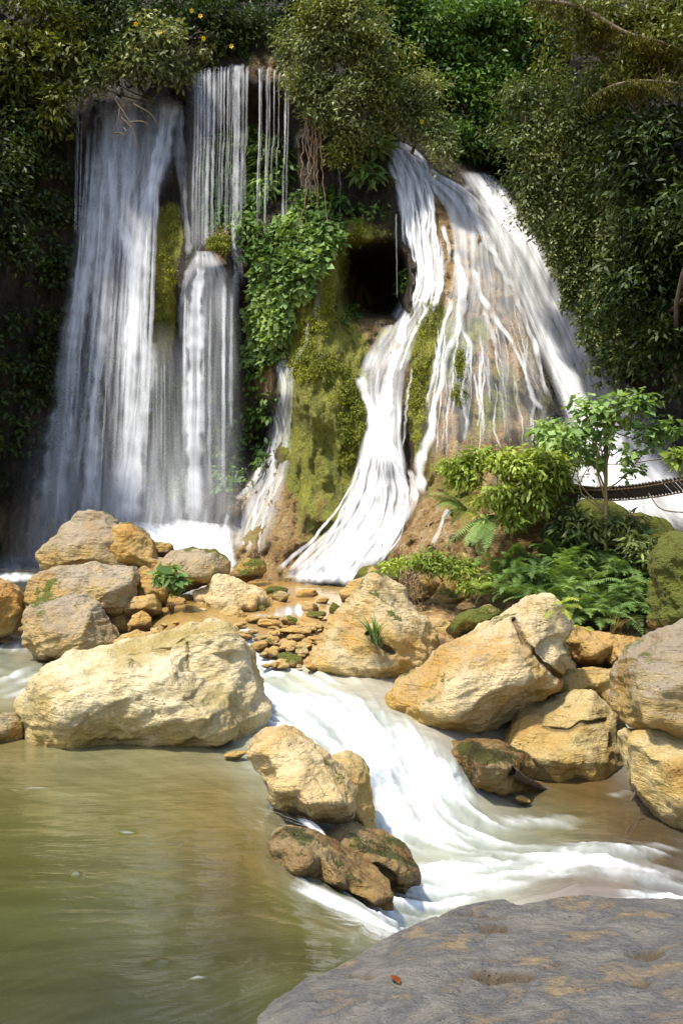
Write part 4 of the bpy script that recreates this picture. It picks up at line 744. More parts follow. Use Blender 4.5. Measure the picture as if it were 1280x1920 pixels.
for k in range(14):
    a = fr.uniform(0, 1); L.ribbon([(730+a*45,280+fr.uniform(0, 30),7,.6),(745+a*65,360,7,.8),(756+a*62,450,6,.8),(768+a*60,520,6,.8),(752+a*66,575,7,.8)], nu=4, nv=70, off=.20, wob=8)
L.ribbon([(768,880,12,.5),(775,935,16,.8),(750,975,22,.9),(700,1015,24,.8)], nu=6, nv=50, off=.2)
L.done('waterfall', F_sun, 'bright white cascade splitting around the moss at the left side of the tufa mound')
L = Fall()
L.strip([(752,300,800,310,.3),(790,330,850,340,.8),(815,360,892,370,.66),(835,400,930,410,.50),(845,450,955,450,.45),(845,500,965,500,.42),(838,545,975,540,.34),(828,590,985,590,.25),(815,640,1000,640,.18),(800,700,1020,700,.20),(790,780,1035,780,.12),(775,860,1035,860,.08)], nu=80, nv=150, off=.13, wob=8, soft=.08)
paths = [[(800,325,14,.8),(850,375,14,.9),(905,440,14,.9),(950,520,13,.9),(985,600,11,.9),(1010,680,10,.9),(1035,760,10,.8)],
 [(850,470,16,.8),(870,540,18,.9),(862,600,16,.9),(840,660,14,.8),(822,730,14,.9),(805,800,16,.9),(788,870,26,.8),(778,930,40,.6)],
 [(880,500,14,.8),(915,580,14,1),(955,640,10,.9),(985,700,9,.8),(1010,770,10,.8)],
 [(860,600,10,.7),(880,650,9,.7),(868,720,9,.8),(872,780,10,.8),(866,830,8,.6)],
 [(845,560,9,.7),(830,620,9,.8),(815,700,8,.7),(800,760,8,.5)],[(905,580,8,.7),(925,640,8,.8),(930,690,4,.6),(948,740,4,.5)],
 [(765,545,5,.5),(800,580,8,.8),(770,630,7,.8),(748,700,6,.6)],[(770,690,5,.6),(762,760,5,.6),(752,840,4,.5)],
 [(890,700,5,.6),(898,760,6,.7),(902,830,5,.5),(898,880,4,.4)],[(990,720,8,.7),(1000,780,8,.7),(1003,840,8,.6)],
 [(870,345,18,.7),(895,420,18,.8),(930,480,14,.8),(960,560,10,.8)],[(830,420,10,.8),(842,480,8,.8),(820,530,8,.9),(790,560,8,.9)],
 [(900,760,4,.5),(896,800,4,.5)],[(840,955,14,.5),(825,990,10,.6),(812,1020,8,.5)],[(700,1000,6,.4),(740,1010,4,.3)]]
for q in paths: L.ribbon(q, nu=6, nv=80, off=.17, wob=9)
for k in range(34):
    x0 = fr.uniform(815, 985); y0 = fr.uniform(560, 720); sl = (x0-890)*0.0016+fr.uniform(-.04, .04); y1 = y0+fr.uniform(70, 200)
    L.ribbon([(x0,y0,4,.5),(x0+sl*(y1-y0)*.5,(y0+y1)/2,fr.uniform(3, 6),.6),(x0+sl*(y1-y0)*1.2,y1,4,.3)], nu=3, nv=40, off=.15, wob=10)
L.done('waterfall', F_sun, 'white water fanning into threads over the front of the tufa mound')
L = Fall()
L.strip([(870,322,915,322,.1),(880,345,950,350,.6),(925,410,985,405,.9),(965,470,1020,460,.9),(1000,545,1060,530,1),(1030,610,1095,600,1),(1060,690,1140,670,1)], nu=30, nv=90, off=.45, soft=.3)
L.strip([(858,318,905,318,.05),(865,340,935,350,.3),(905,400,960,400,.5),(935,450,990,450,.62),(965,520,1025,520,.7),(995,590,1065,590,.72),(1020,660,1110,650,.72),(1045,740,1155,730,.72),(1090,840,1210,820,.76),(1130,930,1290,910,.8),(1190,1010,1380,1000,.8)], nu=50, nv=120, off=.30, soft=.22)
L.ribbon([(900,360,30,.3),(950,460,40,.6),(1000,580,50,.8),(1050,690,56,.85),(1110,810,80,.85),(1200,950,110,.85)], nu=16, nv=90, off=.36)
L.strip([(1030,600,1100,640,.0),(1060,660,1150,680,.25),(1100,740,1200,740,.3),(1150,850,1270,830,.2),(1200,960,1330,940,.1)], nu=30, nv=60, off=.5)
L.strip([(1040,780,1110,780,.3),(1050,850,1150,850,.5),(1060,930,1200,930,.6),(1080,990,1280,1000,.6)], nu=30, nv=60, off=.25)
L.done('waterfall', F_sun, 'broad misty fall at the right side of the mound, running down behind the footbridge')

# ------------------------------------------------------------------ vegetation
def leaves(cen, out, m, rad, L_, W_, r, up=0.6, droop=0.5, flat=0.7, spread=1.0):
    n = len(cen)*m; c = np.repeat(cen, m, 0); od = np.repeat(out, m, 0)
    q = r.normal(size=(n, 3)); q *= (rad*(0.35+0.65*r.random(n)**0.5)/np.linalg.norm(q, axis=1))[:, None]; q[:, 2] *= flat; b = c+q
    nv = r.normal(size=(n, 3))*0.45*spread+od*0.35; nv[:, 2] += up; nv /= np.linalg.norm(nv, axis=1)[:, None]
    d = r.normal(size=(n, 3))*0.6+q/rad*0.9+od*0.3; d[:, 2] -= droop; d -= nv*(d*nv).sum(1)[:, None]; d /= np.linalg.norm(d, axis=1)[:, None]+1e-9
    s_ = np.cross(d, nv); l = (L_*(0.65+0.7*r.random(n)))[:, None]; w_ = l*W_/L_*0.5
    v = np.stack([b, b+d*l*0.45+s_*w_, b+d*l-nv*l*0.18, b+d*l*0.45-s_*w_], 1).reshape(-1, 3)
    f = np.arange(n*4).reshape(n, 4); var = np.clip(np.repeat(r.random(len(cen)), m)*0.55+r.random(n)*0.45, 0, 1)
    return v, f, np.repeat(var, 4)
def pack(lst):
    V, Fc, A, o_ = [], [], [], 0
    for v, f, a in lst: V.append(v); Fc.append(f+o_); A.append(a); o_ += len(v)
    return np.vstack(V), np.vstack(Fc), np.concatenate(A)
def clumps(blobs, n, r, gap=-0.25, seed=0, shell=0.5):
    """clump centres spread through ellipsoids (px, py, Y, rx px, ry px, rz m)"""
    cs, os_ = [], []; A = np.array([b[3]*b[4] for b in blobs], float); A /= A.sum()
    for b, a in zip(blobs, A):
        k = int(n*a)+1; d = r.normal(size=(k*2, 3)); d /= np.linalg.norm(d, axis=1)[:, None]; d[:, 1] = -np.abs(d[:, 1])*0.9+0.25*r.random(k*2)
        rr = shell+(1.05-shell)*r.random(k*2)**0.7; rr = rr*(1+0.6*perlin(d*2.4+seed+b[0]*.01))*(0.86+0.3*r.random(k*2)**3*1.6); c0 = P(b[0], b[1], b[2]); R = np.array([b[3]*b[2]/F, b[5], b[4]*b[2]/F])
        c = c0+d*rr[:, None]*R; keep = perlin(c*1.9+seed) > gap; c = c[keep][:k]; cs.append(c); os_.append(d[keep][:k])
    return np.vstack(cs), np.vstack(os_)
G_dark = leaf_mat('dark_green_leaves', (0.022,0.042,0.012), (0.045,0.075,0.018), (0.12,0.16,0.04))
G_mid = leaf_mat('mid_green_leaves', (0.04,0.095,0.014), (0.09,0.17,0.026), (0.22,0.33,0.06))
G_olive = leaf_mat('olive_leaves', (0.10,0.12,0.04), (0.20,0.23,0.09), (0.42,0.43,0.22), rough=0.4)
G_yel = leaf_mat('yellow_green_leaves', (0.06,0.08,0.012), (0.14,0.16,0.025), (0.34,0.33,0.08), rough=0.4)
G_bright = leaf_mat('bright_green_leaves', (0.19,0.26,0.035), (0.36,0.43,0.07), (0.58,0.64,0.16), trans=0.4)
G_fern = leaf_mat('fern_green', (0.12,0.21,0.055), (0.23,0.34,0.10), (0.40,0.52,0.18), rough=0.5, trans=0.35)
G_vine = leaf_mat('vine_leaves', (0.05,0.075,0.022), (0.12,0.155,0.045), (0.27,0.31,0.11))
G_mossy = leaf_mat('hanging_moss', (0.05,0.045,0.006), (0.12,0.11,0.012), (0.24,0.21,0.02), rough=0.8)
G_straw = leaf_mat('straw', (0.16,0.10,0.04), (0.30,0.20,0.09), (0.45,0.34,0.18), rough=0.7)
BARK = bark_mat('bark', (0.05,0.035,0.02), (0.14,0.10,0.06)); BARK_L = bark_mat('pale_stem', (0.13,0.10,0.03), (0.28,0.22,0.09)); ROOT = bark_mat('dry_root', (0.12,0.07,0.035), (0.30,0.20,0.11))
ri = 0
def plant(name, cat, label, base, blobs, n, m, rad, L_, W_, mat, bark=BARK, limbs=7, trunk=0.06, group=None, gap=-0.2, **kw):
    """thing with trunk (tapered, with limbs into the crown) and crown (leaf sized faces gathered in clumps)"""
    global ri; ri += 1; r = np.random.default_rng(500+ri)
    root = empty(name, tuple(base)); tag(root, label, cat, group)
    if L_ <= .18 and n > 200: n = int(n*1.45); L_ *= .78; W_ *= .78; gap += .12
    cs, os_ = clumps(blobs, n, r, gap=gap, seed=ri*2.1)
    v, f, a = leaves(cs, os_, m, rad, L_, W_, r, **kw); cr = mesh('crown', v, f, mat, smooth=False, attrs={'var': a})
    base = np.array(base, float); top = P(blobs[0][0], blobs[0][1], blobs[0][2]+blobs[0][5]*0.3)
    mid = (base+top)/2+r.normal(size=3)*0.12*np.linalg.norm(top-base)*0.5
    paths = [(catmull([base, mid, top], 14), np.linspace(trunk, trunk*.4, 14))]; tp = paths[0][0]
    for k in range(limbs):
        e = cs[r.integers(len(cs))]; s0 = tp[r.integers(5, 14)]; q = catmull([s0, (s0+e)/2+r.normal(size=3)*0.1*np.linalg.norm(e-s0), e], 8); paths.append((q, np.linspace(trunk*.4, trunk*.1, 8)))
    v, f = tubes(paths); tr = mesh('trunk', v, f, bark); local([cr, tr], root); return root
def cover(name, cat, label, regs, n, m, rad, L_, W_, mat, off=0.08, gap=-0.3, group=None, gs=2.2, **kw):
    """creeping plant growing on the rock wall: regs = (px, py, rx, ry)"""
    global ri; ri += 1; r = np.random.default_rng(500+ri); A = np.array([b[2]*b[3] for b in regs], float); A /= A.sum(); cs = []
    for b, a in zip(regs, A):
        k = int(n*a)+1; t = r.random(k)*2*math.pi; q = np.sqrt(r.random(k)); x = b[0]+b[2]*q*np.cos(t); y = b[1]+b[3]*q*np.sin(t)
        cs.append(P(x, y, D(x, y)-off-0.12*r.random(k)))
    cs = np.vstack(cs); cs = cs[perlin(cs*gs+ri*1.7) > gap]
    v, f, a = leaves(cs, np.tile([0, -1.0, 0.1], (len(cs), 1)), m, rad, L_, W_, r, **kw)
    return tag(mesh(name, v, f, mat, smooth=False, attrs={'var': a}), label, cat, group)

TR = 'trees overhanging the top of the falls'
plant('tree','tree','yellow green large leaved tree hanging into the top left corner',(-1.2*5,16.4,2.5),[(40,40,16.9,110,70,.6),(20,140,16.7,90,80,.5),(112,200,16.6,34,44,.3),(130,90,16.8,60,60,.4),(-120,60,16.5,120,120,1)],420,18,.24,.17,.06,G_yel,limbs=14,trunk=.12,group=TR,droop=.6)
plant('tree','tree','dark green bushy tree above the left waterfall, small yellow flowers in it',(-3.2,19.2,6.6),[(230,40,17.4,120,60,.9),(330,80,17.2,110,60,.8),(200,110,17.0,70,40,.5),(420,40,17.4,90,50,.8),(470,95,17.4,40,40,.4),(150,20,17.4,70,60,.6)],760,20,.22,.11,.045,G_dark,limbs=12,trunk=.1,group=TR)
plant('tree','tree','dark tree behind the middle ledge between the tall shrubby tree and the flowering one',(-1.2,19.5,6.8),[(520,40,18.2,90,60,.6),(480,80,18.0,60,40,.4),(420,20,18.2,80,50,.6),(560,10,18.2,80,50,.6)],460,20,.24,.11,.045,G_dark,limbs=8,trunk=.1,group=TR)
plant('shrub','shrub','pale tipped shrub drooping over the lip of the left waterfall',(-3.1,18.6,7.1),[(235,140,16.75,70,26,.4),(290,125,16.7,60,30,.4),(330,150,16.9,30,20,.3),(170,150,16.8,40,30,.3),(300,70,16.6,60,30,.4),(380,100,17,30,24,.3)],170,18,.18,.10,.042,G_olive,limbs=8,trunk=.04,group=TR)
plant('tree','tree','tall grey green shrubby tree between the two waterfalls',(-0.3,17.6,5.2),[(625,100,16.4,90,80,.8),(650,200,16.2,62,70,.6),(560,90,16.5,34,50,.4),(590,170,16.3,40,60,.4),(640,20,16.6,80,40,.8),(690,130,16.4,40,70,.5)],820,22,.20,.10,.036,G_olive,limbs=16,trunk=.09,group=TR,droop=.2)
plant('tree','tree','glossy bright green tree deep in the shade at the top centre',(2.2,20.6,5.5),[(820,90,18.6,130,70,1),(900,60,18.6,110,60,1),(840,180,18.3,90,50,.7),(930,160,18.4,70,70,.7),(760,40,18.4,70,60,.7),(880,240,18.0,60,50,.5)],900,20,.26,.14,.06,G_mid,limbs=10,trunk=.12,group=TR,spread=1.2)
plant('shrub','shrub','small yellow green shrub above the top of the right cascade',(1.1,17.2,5.7),[(790,190,16.5,50,40,.4),(760,230,16.5,36,40,.3),(820,250,16.3,34,40,.3),(830,290,16.1,24,26,.2),(770,160,16.6,40,30,.3)],260,18,.17,.09,.035,G_olive,limbs=12,trunk=.035,group=TR)
plant('tree','tree','olive leaved tree cloaking the top of the right wall',(4.6,16.5,2.0),[(1010,190,15.7,70,40,.6),(1060,250,15.5,90,60,.6),(980,290,15.5,45,70,.5),(1130,200,15.4,80,60,.6),(995,380,15.7,34,60,.3),(1070,400,15.5,50,90,.5),(1120,480,15.4,40,100,.4),(1130,330,15.3,60,80,.5)],820,22,.21,.10,.04,G_vine,limbs=12,trunk=.1,droop=.7)
plant('tree','tree','tree with yellow green sprays filling the top right corner',(5.6,14.8,2.0),[(1090,50,14.8,80,50,.6),(1180,40,14.6,90,50,.7),(1250,90,14.4,80,60,.6),(1060,120,15,50,40,.4),(1180,130,14.6,80,40,.5),(1380,100,14,120,120,1)],560,20,.2,.11,.04,G_yel,limbs=14,trunk=.11,droop=.5)
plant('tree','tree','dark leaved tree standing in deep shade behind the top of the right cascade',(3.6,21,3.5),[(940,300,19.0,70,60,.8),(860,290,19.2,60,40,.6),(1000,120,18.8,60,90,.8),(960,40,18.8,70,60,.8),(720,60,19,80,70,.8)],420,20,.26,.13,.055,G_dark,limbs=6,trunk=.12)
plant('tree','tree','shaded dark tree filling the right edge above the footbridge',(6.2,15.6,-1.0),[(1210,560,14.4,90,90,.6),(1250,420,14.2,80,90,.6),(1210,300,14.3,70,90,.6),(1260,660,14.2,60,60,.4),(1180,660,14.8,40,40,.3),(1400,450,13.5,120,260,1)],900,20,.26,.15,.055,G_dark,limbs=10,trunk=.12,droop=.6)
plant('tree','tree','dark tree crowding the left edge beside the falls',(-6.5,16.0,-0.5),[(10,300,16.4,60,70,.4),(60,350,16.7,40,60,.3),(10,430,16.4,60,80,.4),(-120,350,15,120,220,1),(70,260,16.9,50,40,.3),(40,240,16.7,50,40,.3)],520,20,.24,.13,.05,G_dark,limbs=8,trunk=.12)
cover('climbing_plant','climber','bright heart leaved climber spilling down the cliff left of the cave',[(575,430,55,26),(550,480,60,40),(525,540,48,50),(505,600,36,46),(498,650,26,30)],900,12,.15,.13,.10,G_fern,off=.12,gap=-.45,droop=1.0,up=.5)
cover('climbing_plant','climber','shiny creeper on the wall behind the thin water threads',[(455,300,60,50),(430,380,40,50),(500,370,40,50),(470,330,70,90),(500,470,30,60),(475,440,30,40)],420,12,.17,.13,.05,G_mid,off=.12,gap=-.15,droop=.9)
cover('wall_fern','fern','tuft of pale ferns on the wall just under the middle ledge',[(430,275,34,18),(500,285,24,14),(410,310,18,30),(495,345,22,14)],150,12,.2,.19,.04,G_fern,off=.15,gap=-.6,droop=1.2)
cover('creeper','creeper','shaded creeper on the wall between the middle fall and the thin veil',[(470,840,40,50),(490,760,30,60),(450,900,40,40),(480,700,20,40),(400,760,50,90),(420,640,30,60)],360,12,.17,.11,.06,G_mid,off=.1,gap=.0,droop=.8)
cover('creeper','creeper','dark creeper seen through the veil of the left waterfall',[(300,800,60,110),(200,780,60,140),(320,900,50,60)],420,12,.16,.10,.05,G_mid,off=.1,gap=.0,droop=.8)
cover('creeper','creeper','low dark creeper on the wall at the left edge above the plunge pool',[(60,720,70,90),(40,850,70,80),(110,640,40,60),(20,640,40,60),(120,800,30,90),(-120,750,120,250)],620,12,.17,.11,.05,G_dark,off=.1,gap=-.15,droop=.8)
cover('creeper','creeper','creeper around the roof of the cave',[(640,440,40,30),(600,380,50,30),(690,400,40,20),(655,590,14,24),(760,530,12,24)],170,12,.14,.10,.05,G_mid,off=.12,gap=-.1,droop=.9)
cover('creeper','creeper','small leaved creeper on the wall right of the mound, down to the misty fall',[(1070,470,36,70),(1110,560,40,80),(1150,650,36,60),(1040,400,30,50),(1170,600,40,80)],620,14,.16,.09,.04,G_vine,off=.15,gap=-.25,droop=1.0)
cover('wall_fern','fern','pair of broad pale fern leaves beside the top of the right cascade',[(712,235,22,14),(692,322,20,12),(705,262,14,16)],40,14,.18,.2,.06,G_fern,off=.35,gap=-.9,droop=.9)
cover('creeper','creeper','sparse creeper hugging the dark slope at the left of the falls',[(110,420,30,120),(90,560,30,60)],160,12,.16,.09,.05,G_dark,off=.1,gap=-.1)
# hummocky moss cushions on the tufa
for q, lab in [([(600,560,34,50),(585,620,26,30)],'round bright moss cushion near the top of the buttress'),([(590,680,44,34),(560,690,30,24),(640,720,26,40)],'wide moss cushion in the middle of the buttress'),([(660,770,26,60),(650,840,14,40)],'moss strip on the right flank of the buttress beside the white cascade'),
    ([(805,610,24,50),(790,680,20,50),(780,760,16,70)],'long moss ridge between the white cascade and the mound'),([(862,690,10,40),(858,740,12,20)],'small moss streak in the middle of the mound'),([(320,430,14,44),(312,520,16,60),(302,620,14,50)],'tall moss tongue between the two left waterfalls'),([(690,440,46,12),(640,500,12,40)],'moss fringe along the roof of the cave'),([(410,455,18,24)],'yellowish moss knob on the dome under the middle ledge')]:
    cover('moss_cushion','moss',lab,q,380 if q[0][2] < 30 else 520,16,.055,.032,.014,leaf_mat('moss_tufts', (0.12,0.14,0.010),(0.24,0.25,0.02),(0.40,0.40,0.05),rough=.8,trans=.2) if 'Mmoss' not in globals() else Mmoss,off=.03,gap=-.15,gs=4,droop=.9,spread=1.3)
    Mmoss = bpy.data.materials['moss_tufts']

# hanging vines
def vine(label, path, n, L_, W_, mat, group, stem=.008, rad=.08, name='hanging_vine'):
    global ri; ri += 1; r = np.random.default_rng(900+ri); q = catmull(path, 24); q[1:-1] += r.normal(size=(22, 3))*0.012
    root = empty(name, tuple(q[0])); tag(root, label, 'vine', group)
    v, f = tubes([(q, np.linspace(stem, stem*.5, 24))], 4); parts = [mesh('stem', v, f, BARK if mat is not None and mat is not G_straw else ROOT)]
    if n:
        c = q[r.integers(1, 24, n)]; v, f, a = leaves(c, np.tile([0, -1.0, 0], (n, 1)), 5, rad, L_, W_, r, droop=1.3); parts.append(mesh('foliage', v, f, mat, smooth=False, attrs={'var': a}))
    local(parts, root)
vr = np.random.default_rng(33)
for k in range(70):
    x = vr.uniform(965, 1190); y = vr.uniform(200, 430); ln = vr.uniform(120, 330); x = max(x, float(np.interp(y+ln, [350, 500, 640, 760], [950, 1035, 1095, 1150]))); Y = float(D(x, min(y+ln*.5, 640)))-vr.uniform(.45, 1.2); Y = min(Y, 15.2)
    vine('slender leafy vine hanging down the right wall', [P(x, y, Y), P(x+vr.uniform(-12, 12), y+ln*.5, Y), P(x+vr.uniform(-12, 12), y+ln, Y)], int(ln/3.4), .085, .035, G_vine if k % 2 else G_olive, 'vines hanging down the right wall')
for k in range(12):
    x = vr.uniform(570, 606); y = vr.uniform(180, 250); ln = vr.uniform(120, 220)
    vine('bare dry root dangling beside the middle ledge', [P(x, y, 16.3), P(x+vr.uniform(-14, 14), y+ln*.45, 16.2), P(x+vr.uniform(-20, 12), y+ln, 16.25)], 0, 0, 0, G_straw, 'dry roots dangling between the waterfalls', stem=.012, name='hanging_root')
for k in range(16):
    x = vr.uniform(750, 785); y = vr.uniform(1062, 1085); ln = vr.uniform(30, 85)
    vine('thin dead root hanging from the brown rock ledge', [P(x, y, 11.75), P(x+vr.uniform(-6, 10), y+ln*.5, 11.6), P(x+vr.uniform(-14, 30), y+ln, 11.65)], 0, 0, 0, G_straw, 'dead roots hanging from the brown ledge', stem=.008, name='hanging_root')
# mossy limbs across the top right corner
def mossy_limb(label, pts, th):
    global ri; ri += 1; r = np.random.default_rng(ri); q = catmull([P(*p) for p in pts], 30); root = empty('mossy_branch', tuple(q[0])); tag(root, label, 'branch')
    v, f = tubes([(q, np.linspace(th, th*.5, 30))], 7); a = mesh('limb', v, f, BARK)
    c = np.repeat(q, 26, 0)+r.normal(size=(780, 3))*np.array([.06, .06, .035]); c[:, 2] -= r.random(780)*0.12; c = c[perlin(c*5) > -.12]; v, f, at = leaves(c, np.tile([0, -.6, -.3], (len(c), 1)), 8, .05, .06, .014, r, up=.1, droop=1.6); b = mesh('moss', v, f, G_mossy, smooth=False, attrs={'var': at}); local([a, b], root)
mossy_limb('upper moss draped branch arching through the top right corner', [(990,0,14.3),(1080,12,14.2),(1170,60,14.0),(1240,80,13.9),(1330,110,13.8)], .035)
mossy_limb('lower moss draped branch, nearly level, on the right below the other', [(1110,182,14.0),(1160,158,13.9),(1220,152,13.8),(1330,165,13.7)], .03)
mossy_limb('short moss covered bough at the right edge high above the footbridge', [(1130,60,14.4),(1190,20,14.3),(1290,-10,14.2)], .03)
# bare twigs in front of the left waterfall
tw = []
for base_, tip in [((215,185),(262,290)),((225,200),(205,270)),((240,230),(280,235)),((222,215),(262,280)),((214,250),(236,262)),((232,240),(228,262)),((250,195),(300,240))]:
    tw.append((catmull([P(*base_, 16.55), P((base_[0]+tip[0])/2+6, (base_[1]+tip[1])/2-5, 16.5), P(*tip, 16.5)], 8), np.linspace(.016, .005, 8)))
v, f = tubes(tw, 4); tag(mesh('bare_branch', v, f, BARK), 'bare dark twig hanging in front of the top of the left waterfall', 'branch')
# yellow flowers in the dark tree
fmat = leaf_mat('yellow_petals', (0.8,0.5,0.01), (0.85,0.55,0.02), (0.9,0.6,0.03)); fm = None
for k, (x, y) in enumerate([(376,30),(300,60),(382,72),(434,87),(360,20),(790,228),(8,85),(255,45)]):
    c = P(x, y, 16.2 if x < 700 else 15.9)
    if fm is None:
        vs = []; 
        for j in range(6): a0 = j*math.pi/3; dr = np.array([math.cos(a0), -.3, math.sin(a0)]); sd_ = np.array([-math.sin(a0), 0, math.cos(a0)]); vs += [dr*.005, dr*.05+sd_*.022, dr*.085, dr*.05-sd_*.022]
        o = mesh('flower', np.array(vs), np.arange(24).reshape(6, 4), fmat, smooth=False, attrs={'var': np.random.rand(24)}); fm = o.data
    else: o = bpy.data.objects.new('flower', fm); C.objects.link(o)
    o.location = tuple(c); o.rotation_euler = (random.uniform(-.5, .5), random.uniform(0, 3), 0); o.scale = (.5, .5, .5)
    tag(o, 'small yellow flower among the leaves at the top of the photo', 'flower', 'yellow flowers in the trees')

# bright shrub on the rock pillar, the young tree and its neighbours
plant('shrub','shrub','bright lime green leafy shrub growing over the dark rock pillar',P(960,1010,12.6),[(945,870,12.1,34,24,.3),(870,885,12.2,26,22,.25),(905,858,12.2,30,18,.25),(990,890,12.0,30,30,.35),(1015,860,12.1,26,18,.25),(925,925,12.0,28,28,.3),(955,965,12.0,22,22,.25),(905,985,12.0,14,14,.15),(1000,940,12.0,24,24,.25),(848,870,12.2,14,12,.15),(1035,890,12.0,20,26,.25)],330,11,.14,.125,.045,G_bright,bark=BARK_L,limbs=22,trunk=.03,gap=-.35,droop=1.1)
plant('shrub','shrub','dull grey green shrub between the lime green one and the young tree',P(1050,1000,12.9),[(1050,870,12.7,50,50,.35),(1075,920,12.8,36,50,.3),(1040,820,12.7,40,30,.3)],220,14,.15,.09,.04,G_fern,bark=BARK,limbs=10,trunk=.03,gap=-.2,droop=.7)
plant('young_tree','tree','slender young tree with a forked stem and layered leaf sprays in front of the footbridge',P(1135,1060,11.9),[(1133,800,11.6,14,40,.1),(1130,775,11.6,62,18,.3),(1190,750,11.5,44,14,.3),(1060,815,11.6,50,18,.3),(1110,760,11.7,40,14,.3),(1215,812,11.5,36,16,.25),(1250,800,11.5,26,12,.25),(1180,850,11.5,24,10,.2),(1100,860,11.7,30,14,.2),(1185,885,11.5,18,10,.15),(1020,805,11.7,18,12,.15)],95,13,.11,.10,.065,G_fern,bark=BARK_L,limbs=20,trunk=.028,gap=-.5,droop=.5,up=.9)
plant('shrub','shrub','leafy twig poking in at the right edge above the footbridge',P(1330,900,11),[(1272,862,11,14,18,.15),(1300,850,11,30,20,.2)],24,12,.10,.12,.05,G_bright,limbs=4,trunk=.02,gap=-.9)
plant('seedling','plant','little leafy plant growing between the boulders left of the stream',P(322,1120,12.4),[(312,1082,12.25,14,10,.1),(335,1085,12.2,12,10,.1),(326,1072,12.3,10,6,.1)],16,7,.06,.13,.09,G_fern,bark=BARK_L,limbs=5,trunk=.01,gap=-.9,droop=.8,up=.8)
plant('shrub','shrub','fine feathery yellow green plants on top of the brown rock ledge',P(830,1090,12.0),[(800,1052,11.9,40,14,.25),(850,1062,11.8,40,16,.25),(890,1090,11.7,30,18,.2),(740,1060,12.2,20,12,.2)],190,16,.10,.06,.022,G_bright,limbs=6,trunk=.01,gap=-.4,droop=.4)

# ferns: every frond its own part
def frond_mesh(name, n=22, L_=0.55, w=0.16, curl=0.6, mat=None, seed=0):
    r = np.random.default_rng(seed); t = np.linspace(0, 1, n); x = L_*np.sin(t*curl*1.3)/(curl*1.3)*1.0; z = L_*(t*0.75-curl*0.95*t*t)
    vs, fs = [], []; k = 0
    for i in range(1, n):
        wi = w*math.sin(math.pi*min(1, (0.12+t[i]*0.9)))**0.7*(1-t[i]*0.35)+0.01; d = np.array([x[i]-x[i-1], 0, z[i]-z[i-1]]); d /= np.linalg.norm(d)
        for s_ in (-1, 1):
            b = np.array([x[i], 0, z[i]]); e = b+np.array([d[0]*.35*wi, s_*wi*r.uniform(.9, 1.1), -0.25*wi+d[2]*.2*wi+r.normal()*.006]); h = L_/n*0.27
            vs += [b-d*h, (b+e)/2-d*h*1.1, e, (b+e)/2+d*h*.9, b+d*h]; fs += [[k, k+1, k+3, k+4], [k+1, k+2, k+3, k+3]]; k += 5
    v = np.array(vs); q = [f for f in fs]
    tri = []
    for f in q: tri += [[f[0], f[1], f[2]]]+([[f[0], f[2], f[3]]] if f[3] != f[2] else [])
    rib = np.stack([x, 0*x, z], 1); tv, tf = tubes([(rib, np.linspace(.005, .0015, n))], 3)
    me_v = np.vstack([v, tv]); tri += [[a+k, b+k, c+k] for a, b, c, d_ in tf]+[[a+k, c+k, d_+k] for a, b, c, d_ in tf]
    o = mesh(name, me_v, np.array(tri), mat, smooth=False, attrs={'var': np.clip(r.random()*0.6+0.4*r.random(len(me_v)), 0, 1)}); me = o.data; bpy.data.objects.remove(o); return me
FM = [frond_mesh('frond', 26, .58, .10, c, G_fern, s) for s, c in enumerate([.5, .7, .9, .6])]; FMb = [frond_mesh('frond', 22, .5, .10, .7, G_bright, 9)]
def fern(base, size, label, group, nf=9, fm=FM, seed=0, face=None, down=0.0):
    r = np.random.default_rng(seed); root = empty('fern', tuple(base)); tag(root, label, 'fern', group)
    for k in range(nf):
        o = bpy.data.objects.new('frond', fm[r.integers(len(fm))]); C.objects.link(o); o.parent = root
        az = r.uniform(0, 2*math.pi) if face is None else face+r.normal()*0.7
        o.rotation_euler = (r.normal()*.2, r.uniform(-.35, .25)+down, az); s_ = size*r.uniform(.75, 1.15); o.scale = (s_, s_, s_)
fr2 = np.random.default_rng(77); nf_ = 0
def gY(px, py):   # first ground point along this direction, from the control points of the bank
    return float(np.interp(py, [1000, 1060, 1090, 1120, 1150, 1190], [12.3, 11.9, 11.6, 11.3, 11.1, 10.7]))
spots = [(x, y) for y, x0, x1, n in [(1025,1080,1230,6),(1045,960,1220,9),(1065,930,1220,10),(1085,935,1230,11),(1105,955,1240,10),(1125,1000,1245,9),(1150,1060,1240,7)] for x in np.linspace(x0, x1, n)]
for (x, y) in spots:
    x += fr2.uniform(-14, 14); y += fr2.uniform(-8, 8); Y = gY(x, y)
    fern(P(x, y+10, Y), fr2.uniform(.75, 1.1), 'green fern in the dense fern bed on the right bank', 'ferns of the right bank', nf=9, seed=int(x*7+y), face=-math.pi/2 if fr2.random() < .6 else None)
fern(P(925,965,12.1), 1.25, 'large fern hanging down the left side of the rock pillar', None, nf=9, seed=3, face=-math.pi/2-.5, down=1.0)
fern(P(880,960,12.3), .9, 'fern arching left below the bright lime green shrub', None, nf=7, seed=4, face=math.pi*.95)
fern(P(1085,1185,10.6), .5, 'small fern tuft above the pinkish brown boulder', None, nf=9, seed=5, fm=FMb)
fern(P(1040,1150,9.7), .8, 'bright fern leaning over the top of the tilted golden boulder', None, nf=6, seed=6, face=-math.pi/2, fm=FMb)
fern(P(900,1105,11.4), .55, 'pale fern tuft at the right end of the brown rock ledge', None, nf=8, seed=8, fm=FMb)
fern(P(325,1115,12.2), .28, 'tiny fern under the little leafy plant between the boulders', None, nf=7, seed=9, fm=FMb)
